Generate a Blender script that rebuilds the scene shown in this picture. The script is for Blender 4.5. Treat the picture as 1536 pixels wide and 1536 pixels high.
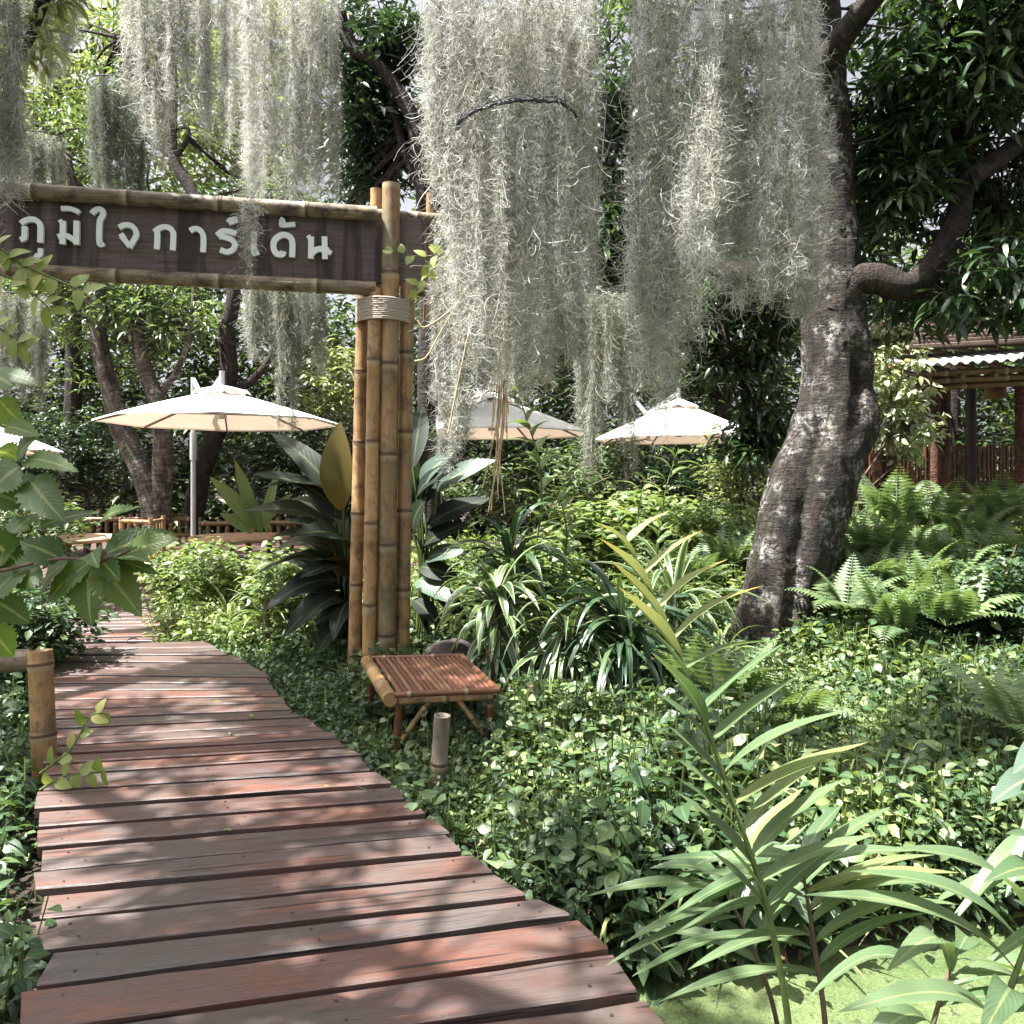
import bpy, math, random
import numpy as np
from mathutils import Vector, noise as mnoise

for o in list(bpy.data.objects):
    bpy.data.objects.remove(o)
rng = np.random.default_rng(11)
random.seed(11)
S = bpy.context.scene
COL = S.collection
R = math.radians

# ------------------------------------------------------------------ camera, sky, sun, exposure
F = 1200.0            # focal length in photo pixels (1536 square)
HOR = 705.0           # horizon row of the photo
EYE = 1.5
cam = bpy.data.cameras.new('camera')
cam.lens = 36 * F / 1536
cam.sensor_width = 36
cam.shift_y = -(768 - HOR) / 1536
cam.clip_start = 0.05
cam.clip_end = 500
camo = bpy.data.objects.new('camera', cam)
camo.location = (0, 0, EYE)
camo.rotation_euler = (R(90), 0, 0)
COL.objects.link(camo)
S.camera = camo

SUN = Vector((-0.42, -0.08, 0.90)).normalized()
W = bpy.data.worlds.new("World")
S.world = W
W.use_nodes = True
wn = W.node_tree.nodes
sky = wn.new('ShaderNodeTexSky')
sky.sky_type = 'NISHITA'
sky.sun_disc = False
sky.sun_elevation = math.asin(SUN.z)
sky.sun_rotation = math.atan2(SUN.x, SUN.y)
sky.air_density = 0.5
sky.dust_density = 6.0
sky.ozone_density = 0.4
hz = wn.new('ShaderNodeHueSaturation')          # milky tropical sky: the blue is washed out by thin high cloud
hz.inputs['Saturation'].default_value = .28
hz.inputs['Value'].default_value = 1.35
W.node_tree.links.new(sky.outputs[0], hz.inputs['Color'])
W.node_tree.links.new(hz.outputs[0], wn['Background'].inputs[0])
wn['Background'].inputs[1].default_value = 0.060
sl = bpy.data.lights.new('sun', 'SUN')
sl.energy = 5.0
sl.angle = R(0.5)
sl.color = (1.0, 0.965, 0.925)
so = bpy.data.objects.new('sun', sl)
so.rotation_euler = SUN.to_track_quat('Z', 'Y').to_euler()
so.location = (-10, 0, 30)
COL.objects.link(so)
S.view_settings.view_transform = 'Standard'
S.view_settings.look = 'None'
S.view_settings.gamma = 1
S.view_settings.exposure = 2.25
S.cycles.max_bounces = 8
S.cycles.transparent_max_bounces = 4


def at(px, py, Y):
    return np.array(((px - 768) / F * Y, Y, EYE - (py - HOR) / F * Y))


# ------------------------------------------------------------------ mesh tools
class G:
    def __init__(s):
        s.v = []; s.t = []; s.f = []; s.n = 0

    def add(s, V, Fc, tc=None, m=0):
        V = np.asarray(V, float).reshape(-1, 3)
        s.v.append(V)
        s.t.append(np.zeros_like(V) if tc is None else np.asarray(tc, float).reshape(-1, 3))
        if isinstance(Fc, (list, tuple)) and len(Fc) and not isinstance(Fc, np.ndarray):
            by = {}
            for f in Fc:
                by.setdefault(len(f), []).append(f)
            for k in by:
                s.f.append((np.asarray(by[k], int) + s.n, m))
        else:
            s.f.append((np.asarray(Fc, int) + s.n, m))
        s.n += len(V)
        return s

    def build(s, name, mats, parent=None, smooth=True, loc=None):
        V = np.concatenate(s.v); T = np.concatenate(s.t)
        if loc is not None:
            V = V - np.asarray(loc)
        me = bpy.data.meshes.new(name)
        me.vertices.add(len(V)); me.vertices.foreach_set('co', V.astype(np.float32).ravel())
        li = np.concatenate([f.ravel() for f, m in s.f])
        lt = np.concatenate([np.full(len(f), f.shape[1]) for f, m in s.f])
        mi = np.concatenate([np.full(len(f), m) for f, m in s.f])
        me.loops.add(len(li)); me.loops.foreach_set('vertex_index', li.astype(np.int32))
        me.polygons.add(len(lt))
        st = np.concatenate(([0], np.cumsum(lt)[:-1]))
        me.polygons.foreach_set('loop_start', st.astype(np.int32))
        me.polygons.foreach_set('material_index', mi.astype(np.int32))
        me.polygons.foreach_set('use_smooth', np.full(len(lt), bool(smooth)))
        a = me.attributes.new('tc', 'FLOAT_VECTOR', 'POINT')
        a.data.foreach_set('vector', T.astype(np.float32).ravel())
        me.update(calc_edges=True)
        if not isinstance(mats, (list, tuple)):
            mats = [mats]
        for m in mats:
            me.materials.append(m)
        o = bpy.data.objects.new(name, me)
        COL.objects.link(o)
        if loc is not None and parent is None:
            o.location = loc
        if parent is not None:
            o.parent = parent
        return o


def tag(o, label, cat, group=None):
    o['label'] = label; o['category'] = cat
    if group:
        o['group'] = group
    return o


def kind(o, k):
    o['kind'] = k
    return o


def thing(name, label, cat, loc=(0, 0, 0), rz=0, group=None):
    o = bpy.data.objects.new(name, None)
    o.empty_display_size = .1
    COL.objects.link(o); o.location = loc; o.rotation_euler = (0, 0, rz)
    return tag(o, label, cat, group)


def part(g, name, mats, t, smooth=True, label=None):
    """a part modelled in world coordinates, hung under an unrotated Empty"""
    p = t
    off = np.zeros(3)
    while p is not None:
        off += np.array(p.location); p = p.parent
    g.v = [v - off for v in g.v]
    o = g.build(name, mats, t, smooth)
    if label:
        o['label'] = label
    return o


def kids(o):
    return [c for c in bpy.data.objects if c.parent == o]


def dup(root, loc, rz, sc=1.0, label=None, group=None):
    r = root.copy(); COL.objects.link(r); r.location = loc; r.rotation_euler = (0, 0, rz); r.scale = (sc,) * 3
    if label:
        r['label'] = label
    if group:
        r['group'] = group
    for ch in kids(root):
        c = ch.copy(); COL.objects.link(c); c.parent = r
        for g_ in kids(ch):
            d = g_.copy(); COL.objects.link(d); d.parent = c
    return r


def smooth_path(pts, n, extra=None):
    P = np.asarray(pts, float)
    m = len(P)
    if m == 2:
        t = np.linspace(0, 1, n)[:, None]
        return P[0] * (1 - t) + P[1] * t
    Q = np.vstack((2 * P[0] - P[1], P, 2 * P[-1] - P[-2]))
    out = []
    for u in np.linspace(0, m - 1, n):
        i = min(int(u), m - 2); t = u - i
        a, b, c, d = Q[i], Q[i + 1], Q[i + 2], Q[i + 3]
        out.append(.5 * ((2 * b) + (c - a) * t + (2 * a - 5 * b + 4 * c - d) * t * t + (3 * b - a - 3 * c + d) * t ** 3))
    return np.array(out)


def frames(P):
    T = np.gradient(P, axis=0)
    T /= np.linalg.norm(T, axis=1)[:, None] + 1e-9
    ref = np.array((0, 1., 0)) if abs(T[0][1]) < .9 else np.array((1., 0, 0))
    N = []; n = np.cross(T[0], ref); n /= np.linalg.norm(n)
    for t in T:
        n = n - t * np.dot(n, t); n /= np.linalg.norm(n) + 1e-9
        N.append(n)
    N = np.array(N)
    return T, N, np.cross(T, N)


def tube(g, pts, rad, n=8, cap=True, rfun=None, tz=1.0, m=0, toff=None):
    P = np.asarray(pts, float)
    k = len(P)
    rad = np.broadcast_to(np.asarray(rad, float), (k,))
    T, N, B = frames(P)
    a = np.arange(n) / n * 2 * math.pi
    L = np.concatenate(([0], np.cumsum(np.linalg.norm(np.diff(P, axis=0), axis=1))))
    rr = np.repeat(rad[:, None], n, 1)
    if rfun is not None:
        rr = rr * rfun(L[:, None], a[None, :])
    V = P[:, None, :] + rr[:, :, None] * (np.cos(a)[None, :, None] * N[:, None, :] + np.sin(a)[None, :, None] * B[:, None, :])
    off = rng.random(3) * 20 if toff is None else np.asarray(toff)
    tc = np.zeros((k, n, 3))
    tc[..., 0] = np.cos(a) * rad.mean() + off[0]; tc[..., 1] = np.sin(a) * rad.mean() + off[1]
    tc[..., 2] = L[:, None] * tz + off[2]
    i = np.arange(k - 1)[:, None] * n; j = np.arange(n)[None, :]; j2 = (j + 1) % n
    q = np.stack((i + j, i + j2, i + n + j2, i + n + j), -1).reshape(-1, 4)
    g.add(V.reshape(-1, 3), q, tc.reshape(-1, 3), m)
    if cap:
        for e, r_ in ((0, 1), (k - 1, -1)):
            ring = V[e]
            c = P[e]
            VV = np.vstack((ring, c[None]))
            fs = np.stack((np.full(n, n), (np.arange(n) + (1 if r_ > 0 else 0)) % n, (np.arange(n) + (0 if r_ > 0 else 1)) % n), -1)
            g.add(VV, fs, np.vstack((tc[e], tc[e].mean(0)[None])), m)
    return g


def box(g, c, sx, sy, sz, ax=None, tc_off=None, m=0, bev=0.0):
    """box centred at c with half sizes, ax = 3x3 rows of axes"""
    A = np.eye(3) if ax is None else np.asarray(ax, float)
    pr = []
    b = bev
    prof = [(-sy, -sz), (sy, -sz), (sy, sz), (-sy, sz)] if not b else [(-sy, -sz + b), (-sy + b, -sz), (sy - b, -sz), (sy, -sz + b), (sy, sz - b), (sy - b, sz), (-sy + b, sz), (-sy, sz - b)]
    n = len(prof)
    loc = np.array([(x, y, z) for x in (-sx, sx) for (y, z) in prof])
    V = np.asarray(c) + loc @ A
    q = [(i, (i + 1) % n, n + (i + 1) % n, n + i) for i in range(n)]
    q = [tuple(reversed(f)) for f in q]
    fs = q + [tuple(range(n)), tuple(reversed(range(n, 2 * n)))]
    off = rng.random(3) * 20 if tc_off is None else np.asarray(tc_off)
    g.add(V, fs, loc + off, m)
    return g


def axes_from(d, up=(0, 0, 1)):
    d = np.asarray(d, float); d /= np.linalg.norm(d)
    y = np.cross(up, d); y /= np.linalg.norm(y)
    z = np.cross(d, y)
    return np.array((d, y, z))


def bar(g, p0, p1, w, h, bev=.004, m=0):
    p0 = np.asarray(p0, float); p1 = np.asarray(p1, float)
    d = p1 - p0
    up = (0, 0, 1) if abs(d[2]) < .95 * np.linalg.norm(d) else (0, 1, 0)
    return box(g, (p0 + p1) / 2, np.linalg.norm(d) / 2, w / 2, h / 2, axes_from(d, up), m=m, bev=bev)


def bamboo(g, p0, p1, r, node=.32, off=None, n=14, taper=1.0, hollow=False, bend=0.0):
    """a bamboo cane: swollen nodes at each integer of tc.z"""
    p0 = np.asarray(p0, float); p1 = np.asarray(p1, float)
    L = np.linalg.norm(p1 - p0)
    off = rng.random() if off is None else off
    zs = [0, L]
    kk = math.ceil(off - 1e-6)
    pos = []
    while (kk - off) * node < L:
        z = (kk - off) * node
        if z > .01:
            pos.append(z)
        kk += 1
    for z in pos:
        zs += [z - .03, z - .014, z - .006, z, z + .006, z + .014, z + .03]
    zs = sorted(set([round(max(0, min(L, z)), 5) for z in zs]))
    zs = np.array(zs)
    sc = np.ones(len(zs))
    for z in pos:
        d = np.abs(zs - z)
        sc = np.where(d < .008, 1.12, np.where(d < .02, 1.05, np.where((d < .035), .99, sc)))
        sc = np.where(d < .001, 1.01, sc)
    dirn = (p1 - p0) / L
    P = p0 + dirn * zs[:, None]
    if bend:
        side = np.cross(dirn, (0.3, .8, .5)); side /= np.linalg.norm(side)
        P = P + side * (np.sin(zs / L * math.pi) * bend)[:, None]
    rad = r * sc * (1 + (taper - 1) * zs / L)
    tz = 1 / node
    tube(g, P, rad, n, cap=not hollow, tz=tz, toff=(rng.random() * 9, rng.random() * 9, off + math.floor(rng.random() * 50)))
    if hollow:
        T, N, B = frames(P)
        a = np.arange(n) / n * 2 * math.pi
        for e in (-1,):
            ring = lambda rr, dz: P[e] + dirn * dz + rr * (np.cos(a)[:, None] * N[e] + np.sin(a)[:, None] * B[e])
            o_, i_, dd = ring(rad[e], 0), ring(rad[e] * .8, 0), ring(rad[e] * .76, -.07)
            V = np.vstack((o_, i_, dd, (P[e] - dirn * .07)[None]))
            j = np.arange(n); j2 = (j + 1) % n
            g.add(V, np.vstack((np.stack((j, j2, n + j2, n + j), -1), np.stack((n + j, n + j2, 2 * n + j2, 2 * n + j), -1))), np.tile((3., 3., .5), (len(V), 1)))
            g.add(V, np.stack((2 * n + j, 2 * n + j2, np.full(n, 3 * n)), -1), np.tile((3., 3., .03), (len(V), 1)))
    return g


def vnoise(P, f, seed=0, octs=3):
    """cheap smooth pseudo noise, vectorised, about -1..1"""
    r_ = np.random.default_rng(seed)
    s = np.zeros(P.shape[:-1])
    amp = 1.0; tot = 0
    for o in range(octs):
        for k in range(4):
            d = r_.normal(size=P.shape[-1]); d /= np.linalg.norm(d)
            s = s + amp * np.sin(P @ d * f * (1 + .35 * k) + r_.random() * 6.28)
        tot += amp * 2.2
        f *= 2.1; amp *= .5
    return s / tot


# ------------------------------------------------------------------ leaf tools
def leaf_t(w=.4, seg=3, droop=.2, fold=.12, p=.75, teeth=0.0, wave=0.0, tipw=.02):
    """leaf of length 1 along +Y, face up +Z; returns verts, quads, tc"""
    t = np.linspace(0, 1, seg + 1)
    hw = w / 2 * np.sin(math.pi * np.clip(t, .0, 1) ** p) ** .85
    hw = np.maximum(hw, tipw * w)
    if teeth:
        hw = hw * (1 + teeth * np.where(np.arange(seg + 1) % 2 == 0, -1, 1) * (t > .08) * (t < .97))
    z = -droop * t ** 2
    y = t * (1 - .25 * abs(droop) * t)
    wv = wave * np.sin(t * 11)
    C = np.stack((0 * t, y, z), -1)
    Lf = np.stack((-hw, y - (.02 if teeth else 0), z + fold * hw * 2 + wv * hw), -1)
    Rt = np.stack((hw, y - (.02 if teeth else 0), z + fold * hw * 2 - wv * hw), -1)
    V = np.stack((Lf, C, Rt), 1).reshape(-1, 3)
    tc = np.stack((np.stack((-np.ones_like(t), t, hw), -1), np.stack((0 * t, t, hw), -1), np.stack((np.ones_like(t), t, hw), -1)), 1).reshape(-1, 3)
    q = []
    for i in range(seg):
        a = i * 3; b = a + 3
        q += [(a, a + 1, b + 1, b), (a + 1, a + 2, b + 2, b + 1)]
    return V, np.array(q), tc


def diamond_t(w=.4, fold=.15, droop=.15):
    V = np.array(((0, 0, 0), (-w / 2, .42, fold * w), (0, 1, -droop), (w / 2, .42, fold * w), (0, .45, -droop * .2)))
    q = np.array(((0, 4, 1), (0, 3, 4), (4, 2, 1), (4, 3, 2)))
    tc = np.array(((0, 0, 0), (-1, .4, 0), (0, 1, 0), (1, .4, 0), (0, .45, 0)), float)
    return V, q, tc


def merge_t(items):
    g = [np.concatenate([i[0] for i in items]), None, np.concatenate([i[2] for i in items])]
    n = 0; q = []
    for V, f, t in items:
        q.append(f + n); n += len(V)
    g[1] = np.concatenate(q)
    return tuple(g)


def xf_t(T, pos, d, up=(0, 0, 1), s=1.0):
    d = np.asarray(d, float); d = d / np.linalg.norm(d)
    up = np.asarray(up, float)
    x = np.cross(d, up); nx = np.linalg.norm(x)
    x = np.array((1., 0, 0)) if nx < 1e-4 else x / nx
    z = np.cross(x, d)
    M = np.stack((x, d, z))
    return T[0] * s @ M + np.asarray(pos), T[1], T[2]


def scatter(g, T, pos, D, U, sc, m=0):
    pos = np.asarray(pos, float); D = np.asarray(D, float); U = np.asarray(U, float)
    n = len(pos)
    if n == 0:
        return g
    D = D / (np.linalg.norm(D, axis=1)[:, None] + 1e-9)
    X = np.cross(D, U); X /= np.linalg.norm(X, axis=1)[:, None] + 1e-9
    Z = np.cross(X, D)
    M = np.stack((X, D, Z), 1)
    sc = np.broadcast_to(np.asarray(sc, float), (n,))
    V = np.einsum('vi,nij->nvj', T[0], M) * sc[:, None, None] + pos[:, None, :]
    k = len(T[0])
    Fc = (T[1][None] + (np.arange(n) * k)[:, None, None]).reshape(-1, T[1].shape[1])
    g.add(V.reshape(-1, 3), Fc, np.tile(T[2], (n, 1)), m)
    return g


def rdir(n, zlo=-1, zhi=1, r_=None):
    r_ = r_ or rng
    z = r_.uniform(zlo, zhi, n); a = r_.uniform(0, 2 * math.pi, n)
    h = np.sqrt(np.maximum(0, 1 - z * z))
    return np.stack((h * np.cos(a), h * np.sin(a), z), -1)


# ------------------------------------------------------------------ materials
class NT:
    def __init__(s, name):
        s.m = bpy.data.materials.new(name); s.m.use_nodes = True
        s.t = s.m.node_tree; s.n = s.t.nodes
        s.b = s.n['Principled BSDF']; s.out = s.n['Material Output']

    def new(s, ty, **kw):
        n = s.n.new(ty)
        for k, v in kw.items():
            setattr(n, k, v)
        return n

    def link(s, a, b):
        s.t.links.new(a, b)

    def setin(s, sock, v):
        if hasattr(v, 'is_output'):
            s.link(v, sock)
        else:
            if isinstance(v, (tuple, list)) and len(v) == 3 and sock.type == 'RGBA':
                v = (*v, 1)
            sock.default_value = v

    def mix(s, f, a, b, mode='MIX'):
        n = s.new('ShaderNodeMix', data_type='RGBA', blend_type=mode)
        s.setin(n.inputs[0], f); s.setin(n.inputs[6], a); s.setin(n.inputs[7], b)
        return n.outputs[2]

    def math(s, op, a, b=0.0, clamp=False):
        n = s.new('ShaderNodeMath', operation=op, use_clamp=clamp)
        s.setin(n.inputs[0], a); s.setin(n.inputs[1], b)
        return n.outputs[0]

    def ramp(s, f, stops, interp='LINEAR'):
        n = s.new('ShaderNodeValToRGB')
        n.color_ramp.interpolation = interp
        e = n.color_ramp.elements
        while len(e) < len(stops):
            e.new(.5)
        for i, (p, c) in enumerate(stops):
            e[i].position = p
            e[i].color = (c, c, c, 1) if isinstance(c, (int, float)) else (*c, 1)
        s.link(f, n.inputs[0])
        return n.outputs[0]

    def noise(s, vec, scale, detail=4, rough=.55, dist=0.0):
        n = s.new('ShaderNodeTexNoise')
        n.inputs['Scale'].default_value = scale; n.inputs['Detail'].default_value = detail
        n.inputs['Roughness'].default_value = rough; n.inputs['Distortion'].default_value = dist
        s.link(vec, n.inputs['Vector'])
        return n.outputs['Fac']

    def tc(s, scale=None):
        n = s.new('ShaderNodeAttribute', attribute_name='tc')
        v = n.outputs['Vector']
        if scale:
            v = s.scale(v, scale)
        return v

    def obj(s, scale=None):
        v = s.new('ShaderNodeTexCoord').outputs['Object']
        return s.scale(v, scale) if scale else v

    def scale(s, v, sc):
        n = s.new('ShaderNodeMapping')
        n.inputs['Scale'].default_value = sc
        s.link(v, n.inputs['Vector'])
        return n.outputs[0]

    def sep(s, v):
        n = s.new('ShaderNodeSeparateXYZ'); s.link(v, n.inputs[0])
        return n.outputs

    def isl(s):
        return s.new('ShaderNodeNewGeometry').outputs['Random Per Island']

    def bump(s, h, strength=.3, dist=.01):
        n = s.new('ShaderNodeBump')
        n.inputs['Strength'].default_value = strength; n.inputs['Distance'].default_value = dist
        s.link(h, n.inputs['Height'])
        s.link(n.outputs[0], s.b.inputs['Normal'])
        return n.outputs[0]

    def fin(s, col=None, rough=None, spec=None, metal=None):
        if col is not None:
            s.setin(s.b.inputs['Base Color'], col)
        if rough is not None:
            s.setin(s.b.inputs['Roughness'], rough)
        if spec is not None:
            s.b.inputs['Specular IOR Level'].default_value = spec
        if metal is not None:
            s.b.inputs['Metallic'].default_value = metal
        return s.m


def leafmat(name, c1, c2, rough=.42, trans=.28, under=None, stripe=None, rib=.25, spec=.5, tip=None, c3=None, spots=False):
    t = NT(name)
    r_ = t.isl()
    stops = [(0, c1), (.75, c2)] + ([(1, c3)] if c3 else [])
    col = t.ramp(r_, stops)
    x, y, z = t.sep(t.tc())
    big = t.noise(t.obj(), .9, 2)
    v = t.ramp(big, [(.3, (.72, .78, .78)), (.7, (1.22, 1.16, 1.0))])
    col = t.mix(1.0, col, v, 'MULTIPLY')
    ax = t.math('ABSOLUTE', x)
    if stripe:
        f = t.ramp(ax, [(.0, .0), (.55, .0), (.72, 1.0)])
        col = t.mix(f, col, stripe)
    if rib:
        f = t.math('MULTIPLY', t.math('LESS_THAN', ax, .09), rib)
        col = t.mix(f, col, (.30, .34, .14))
        vein = t.new('ShaderNodeTexWave', wave_type='BANDS', bands_direction='Y')
        cv = t.new('ShaderNodeCombineXYZ')
        t.link(x, cv.inputs[0]); t.link(t.math('SUBTRACT', y, t.math('MULTIPLY', ax, .22)), cv.inputs[1])
        vein.inputs['Scale'].default_value = 4.2
        t.link(cv.outputs[0], vein.inputs['Vector'])
        t.bump(vein.outputs['Fac'], .18, .004)
    if tip:
        f = t.math('MULTIPLY', t.ramp(y, [(.55, 0), (1, 1.0)]), t.ramp(t.noise(t.obj(), 3, 2), [(.4, 0), (.6, 1)]))
        col = t.mix(f, col, tip)
    if spots:
        f = t.ramp(t.noise(t.obj(), 60, 2), [(.62, 0), (.7, .7)])
        col = t.mix(f, col, (.12, .09, .03))
    if under:
        bf = t.new('ShaderNodeNewGeometry').outputs['Backfacing']
        col = t.mix(bf, col, under)
    t.fin(col, rough, spec)
    if trans:
        tr = t.new('ShaderNodeBsdfTranslucent')
        tcol = t.mix(1.0, col, (1.35, 1.4, .70), 'MULTIPLY')
        t.link(tcol, tr.inputs['Color'])
        mx = t.new('ShaderNodeMixShader')
        mx.inputs[0].default_value = trans
        t.link(t.b.outputs[0], mx.inputs[1]); t.link(tr.outputs[0], mx.inputs[2])
        t.link(mx.outputs[0], t.out.inputs['Surface'])
    return t.m


def bark_mat(name, c1, c2, lich, lich_lo=.55, sc=1.0, moss=None):
    t = NT(name)
    v = t.tc((1, 1, .45))
    n1 = t.noise(v, 16 * sc, 6, .65, .6)
    n2 = t.noise(t.tc((1, 1, 2.6)), 13 * sc, 5, .65, .4)
    col = t.mix(t.ramp(n1, [(.35, 0), (.65, 1)]), c1, c2)
    lf = t.math('MULTIPLY', t.ramp(t.noise(t.tc(), 3.4 * sc, 3, .6), [(lich_lo - .12, 0), (lich_lo + .08, 1)]), t.ramp(t.noise(t.tc(), 22 * sc, 4, .7), [(.44, 0), (.58, 1)]))
    col = t.mix(lf, col, lich)
    if moss:
        mf = t.ramp(t.noise(t.tc(), 5 * sc, 4), [(.5, 0), (.66, .85)])
        col = t.mix(mf, col, moss)
    wr = t.noise(t.tc((1, 1, 5.5)), 7 * sc, 6, .7, .8)
    fis = t.noise(t.tc((1, 1, .22)), 11 * sc, 5, .7, .5)
    col = t.mix(1.0, col, t.ramp(wr, [(.38, .45), (.56, 1.12)]), 'MULTIPLY')
    col = t.mix(1.0, col, t.ramp(fis, [(.36, .35), (.52, 1.1)]), 'MULTIPLY')
    h = t.math('ADD', t.math('ADD', n1, n2), t.math('ADD', wr, t.math('MULTIPLY', fis, 1.4)))
    t.bump(h, 1.0, .035)
    return t.fin(col, .85, .3)


def bamboo_mat(name, c1, c2, dirt=(.10, .075, .05), green=None, rough=.42, weather=.5):
    t = NT(name)
    x, y, z = t.sep(t.tc())
    fr = t.math('FRACT', z)
    streak = t.noise(t.tc((1, 1, .06)), 70, 4, .6)
    col = t.mix(t.ramp(streak, [(.3, 0), (.7, 1)]), c1, c2)
    per = t.new('ShaderNodeTexWhiteNoise', noise_dimensions='1D')
    t.link(t.math('FLOOR', z), per.inputs['W'])
    col = t.mix(1.0, col, t.ramp(per.outputs['Value'], [(0, (.78, .74, .7)), (1, (1.15, 1.12, 1.05))]), 'MULTIPLY')
    if green:
        col = t.mix(t.ramp(t.noise(t.tc((1, 1, .25)), 6, 4), [(.45, 0), (.65, .9)]), col, green)
    blot = t.math('MULTIPLY', t.ramp(t.noise(t.tc((1, 1, .5)), 9, 6, .72), [(.47, 0), (.64, 1)]), weather)
    col = t.mix(blot, col, dirt)
    spk = t.math('MULTIPLY', t.ramp(t.noise(t.tc((1, 1, .12)), 120, 3, .7), [(.62, 0), (.72, 1)]), .5)
    col = t.mix(spk, col, dirt)
    wax = t.ramp(fr, [(0, 0), (.90, 0), (.955, .55), (.975, .55), (.985, 0), (1, 0)])
    col = t.mix(wax, col, (.42, .36, .25))
    ring = t.ramp(fr, [(0, 1), (.020, .95), (.045, .25), (.10, 0), (.975, 0), (.985, .7), (1, 1)])
    col = t.mix(t.math('MULTIPLY', ring, .85), col, (.075, .048, .026))
    t.bump(streak, .15, .003)
    return t.fin(col, rough, .45)


def plain(name, c, rough=.6, spec=.4, var=.25, sc=6, bump=.1, metal=0):
    t = NT(name)
    n = t.noise(t.obj(), sc, 5, .6)
    k = 1 - var; k2 = 1 + var
    col = t.mix(t.ramp(n, [(.3, 0), (.7, 1)]), tuple(i * k for i in c), tuple(min(1, i * k2) for i in c))
    if bump:
        t.bump(t.noise(t.obj(), sc * 8, 4), bump, .01)
    return t.fin(col, rough, spec, metal)


M = {}
# -- deck timber
t = NT('deck_timber')
v = t.tc((1, 1, 1))
grain = t.noise(t.tc((1.2, 22, 1)), 3.2, 6, .65, .3)
fine = t.noise(t.tc((2.5, 70, 1)), 4.0, 4, .6)
blot = t.noise(t.tc((1.4, 4.5, 1)), 2.6, 5, .6)
base = t.ramp(t.isl(), [(0, (.062, .031, .026)), (.25, (.080, .046, .039)), (.5, (.122, .042, .025)), (.75, (.068, .048, .043)), (1, (.104, .045, .031))])
col = t.mix(t.ramp(blot, [(.42, 0), (.62, .5)]), base, (.074, .060, .057))
col = t.mix(t.ramp(t.noise(t.tc((1.2, 5, 1)), 1.9, 3), [(.55, 0), (.7, .7)]), col, (.16, .056, .032))
geo = t.sep(t.obj())
dirt = t.math('MULTIPLY', t.ramp(t.noise(t.obj((1, 1, 1)), 1.3, 5, .6), [(.45, 0), (.62, 1)]), .55)
col = t.mix(dirt, col, (.060, .062, .055))
split = t.math('MULTIPLY', t.ramp(t.noise(t.tc((.55, 26, 1)), 2.2, 2, .4, .2), [(.335, 1), (.36, 0)]), .9)
col = t.mix(split, col, (.012, .010, .010))
col = t.mix(t.ramp(grain, [(.30, .7), (.47, 0)]), col, (.036, .025, .023))
col = t.mix(t.ramp(t.noise(t.tc((1.2, 12, 1)), 3.1, 6, .75, .3), [(.6, 0), (.68, .9)]), col, (.016, .015, .015))
t.bump(t.math('ADD', t.math('MULTIPLY', grain, 1.0), fine), .45, .006)
rgh = t.ramp(blot, [(.3, .38), (.7, .62)])
M['deck'] = t.fin(col, rgh, .5)
M['nail'] = plain('rusty_nail_iron', (.03, .022, .02), .7, .3, .2, 30, 0)
# -- soil
t = NT('soil')
n = t.noise(t.obj(), 7, 8, .7)
col = t.mix(t.ramp(n, [(.35, 0), (.65, 1)]), (.020, .016, .012), (.060, .048, .034))
t.bump(n, .8, .04)
M['soil'] = t.fin(col, .95, .2)
# -- duckweed
t = NT('duckweed_water')
vo = t.new('ShaderNodeTexVoronoi'); vo.inputs['Scale'].default_value = 150
t.link(t.obj(), vo.inputs['Vector'])
col = t.mix(t.ramp(t.noise(t.obj(), 3, 4), [(.35, 0), (.65, 1)]), (.058, .090, .034), (.100, .128, .058))
cr = t.new('ShaderNodeSeparateColor'); t.link(vo.outputs['Color'], cr.inputs[0])
col = t.mix(1.0, col, t.ramp(cr.outputs[0], [(0, (.6, .68, .5)), (1, (1.3, 1.25, 1.2))]), 'MULTIPLY')
gap = t.math('MULTIPLY', t.ramp(t.noise(t.obj(), 26, 5, .7), [(.575, 0), (.64, 1)]), .85)
col = t.mix(gap, col, (.03, .035, .02))
t.bump(vo.outputs['Distance'], .5, .004)
M['duckweed'] = t.fin(col, .6, .3)
# -- bamboo etc
M['bamboo'] = bamboo_mat('bamboo_straw', (.30, .165, .065), (.40, .28, .145), (.085, .050, .028), None, .42, .8)
M['bamboo_green'] = bamboo_mat('bamboo_aged_green', (.26, .145, .062), (.34, .235, .125), (.070, .050, .032), (.145, .145, .085), .45, .75)
M['bamboo_rail'] = bamboo_mat('bamboo_stained', (.12, .085, .05), (.31, .25, .175), (.020, .016, .013), None, .55, .95)
M['bamboo_grey'] = bamboo_mat('bamboo_grey', (.15, .125, .098), (.25, .22, .18), (.05, .04, .032), (.095, .08, .05), .55, .5)
M['bamboo_red'] = bamboo_mat('bamboo_varnished', (.11, .042, .022), (.19, .085, .045), (.04, .018, .012), None, .35, .4)
M['bamboo_brown'] = bamboo_mat('bamboo_brown', (.12, .068, .036), (.20, .125, .07), (.04, .024, .015), None, .5, .5)
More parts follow.
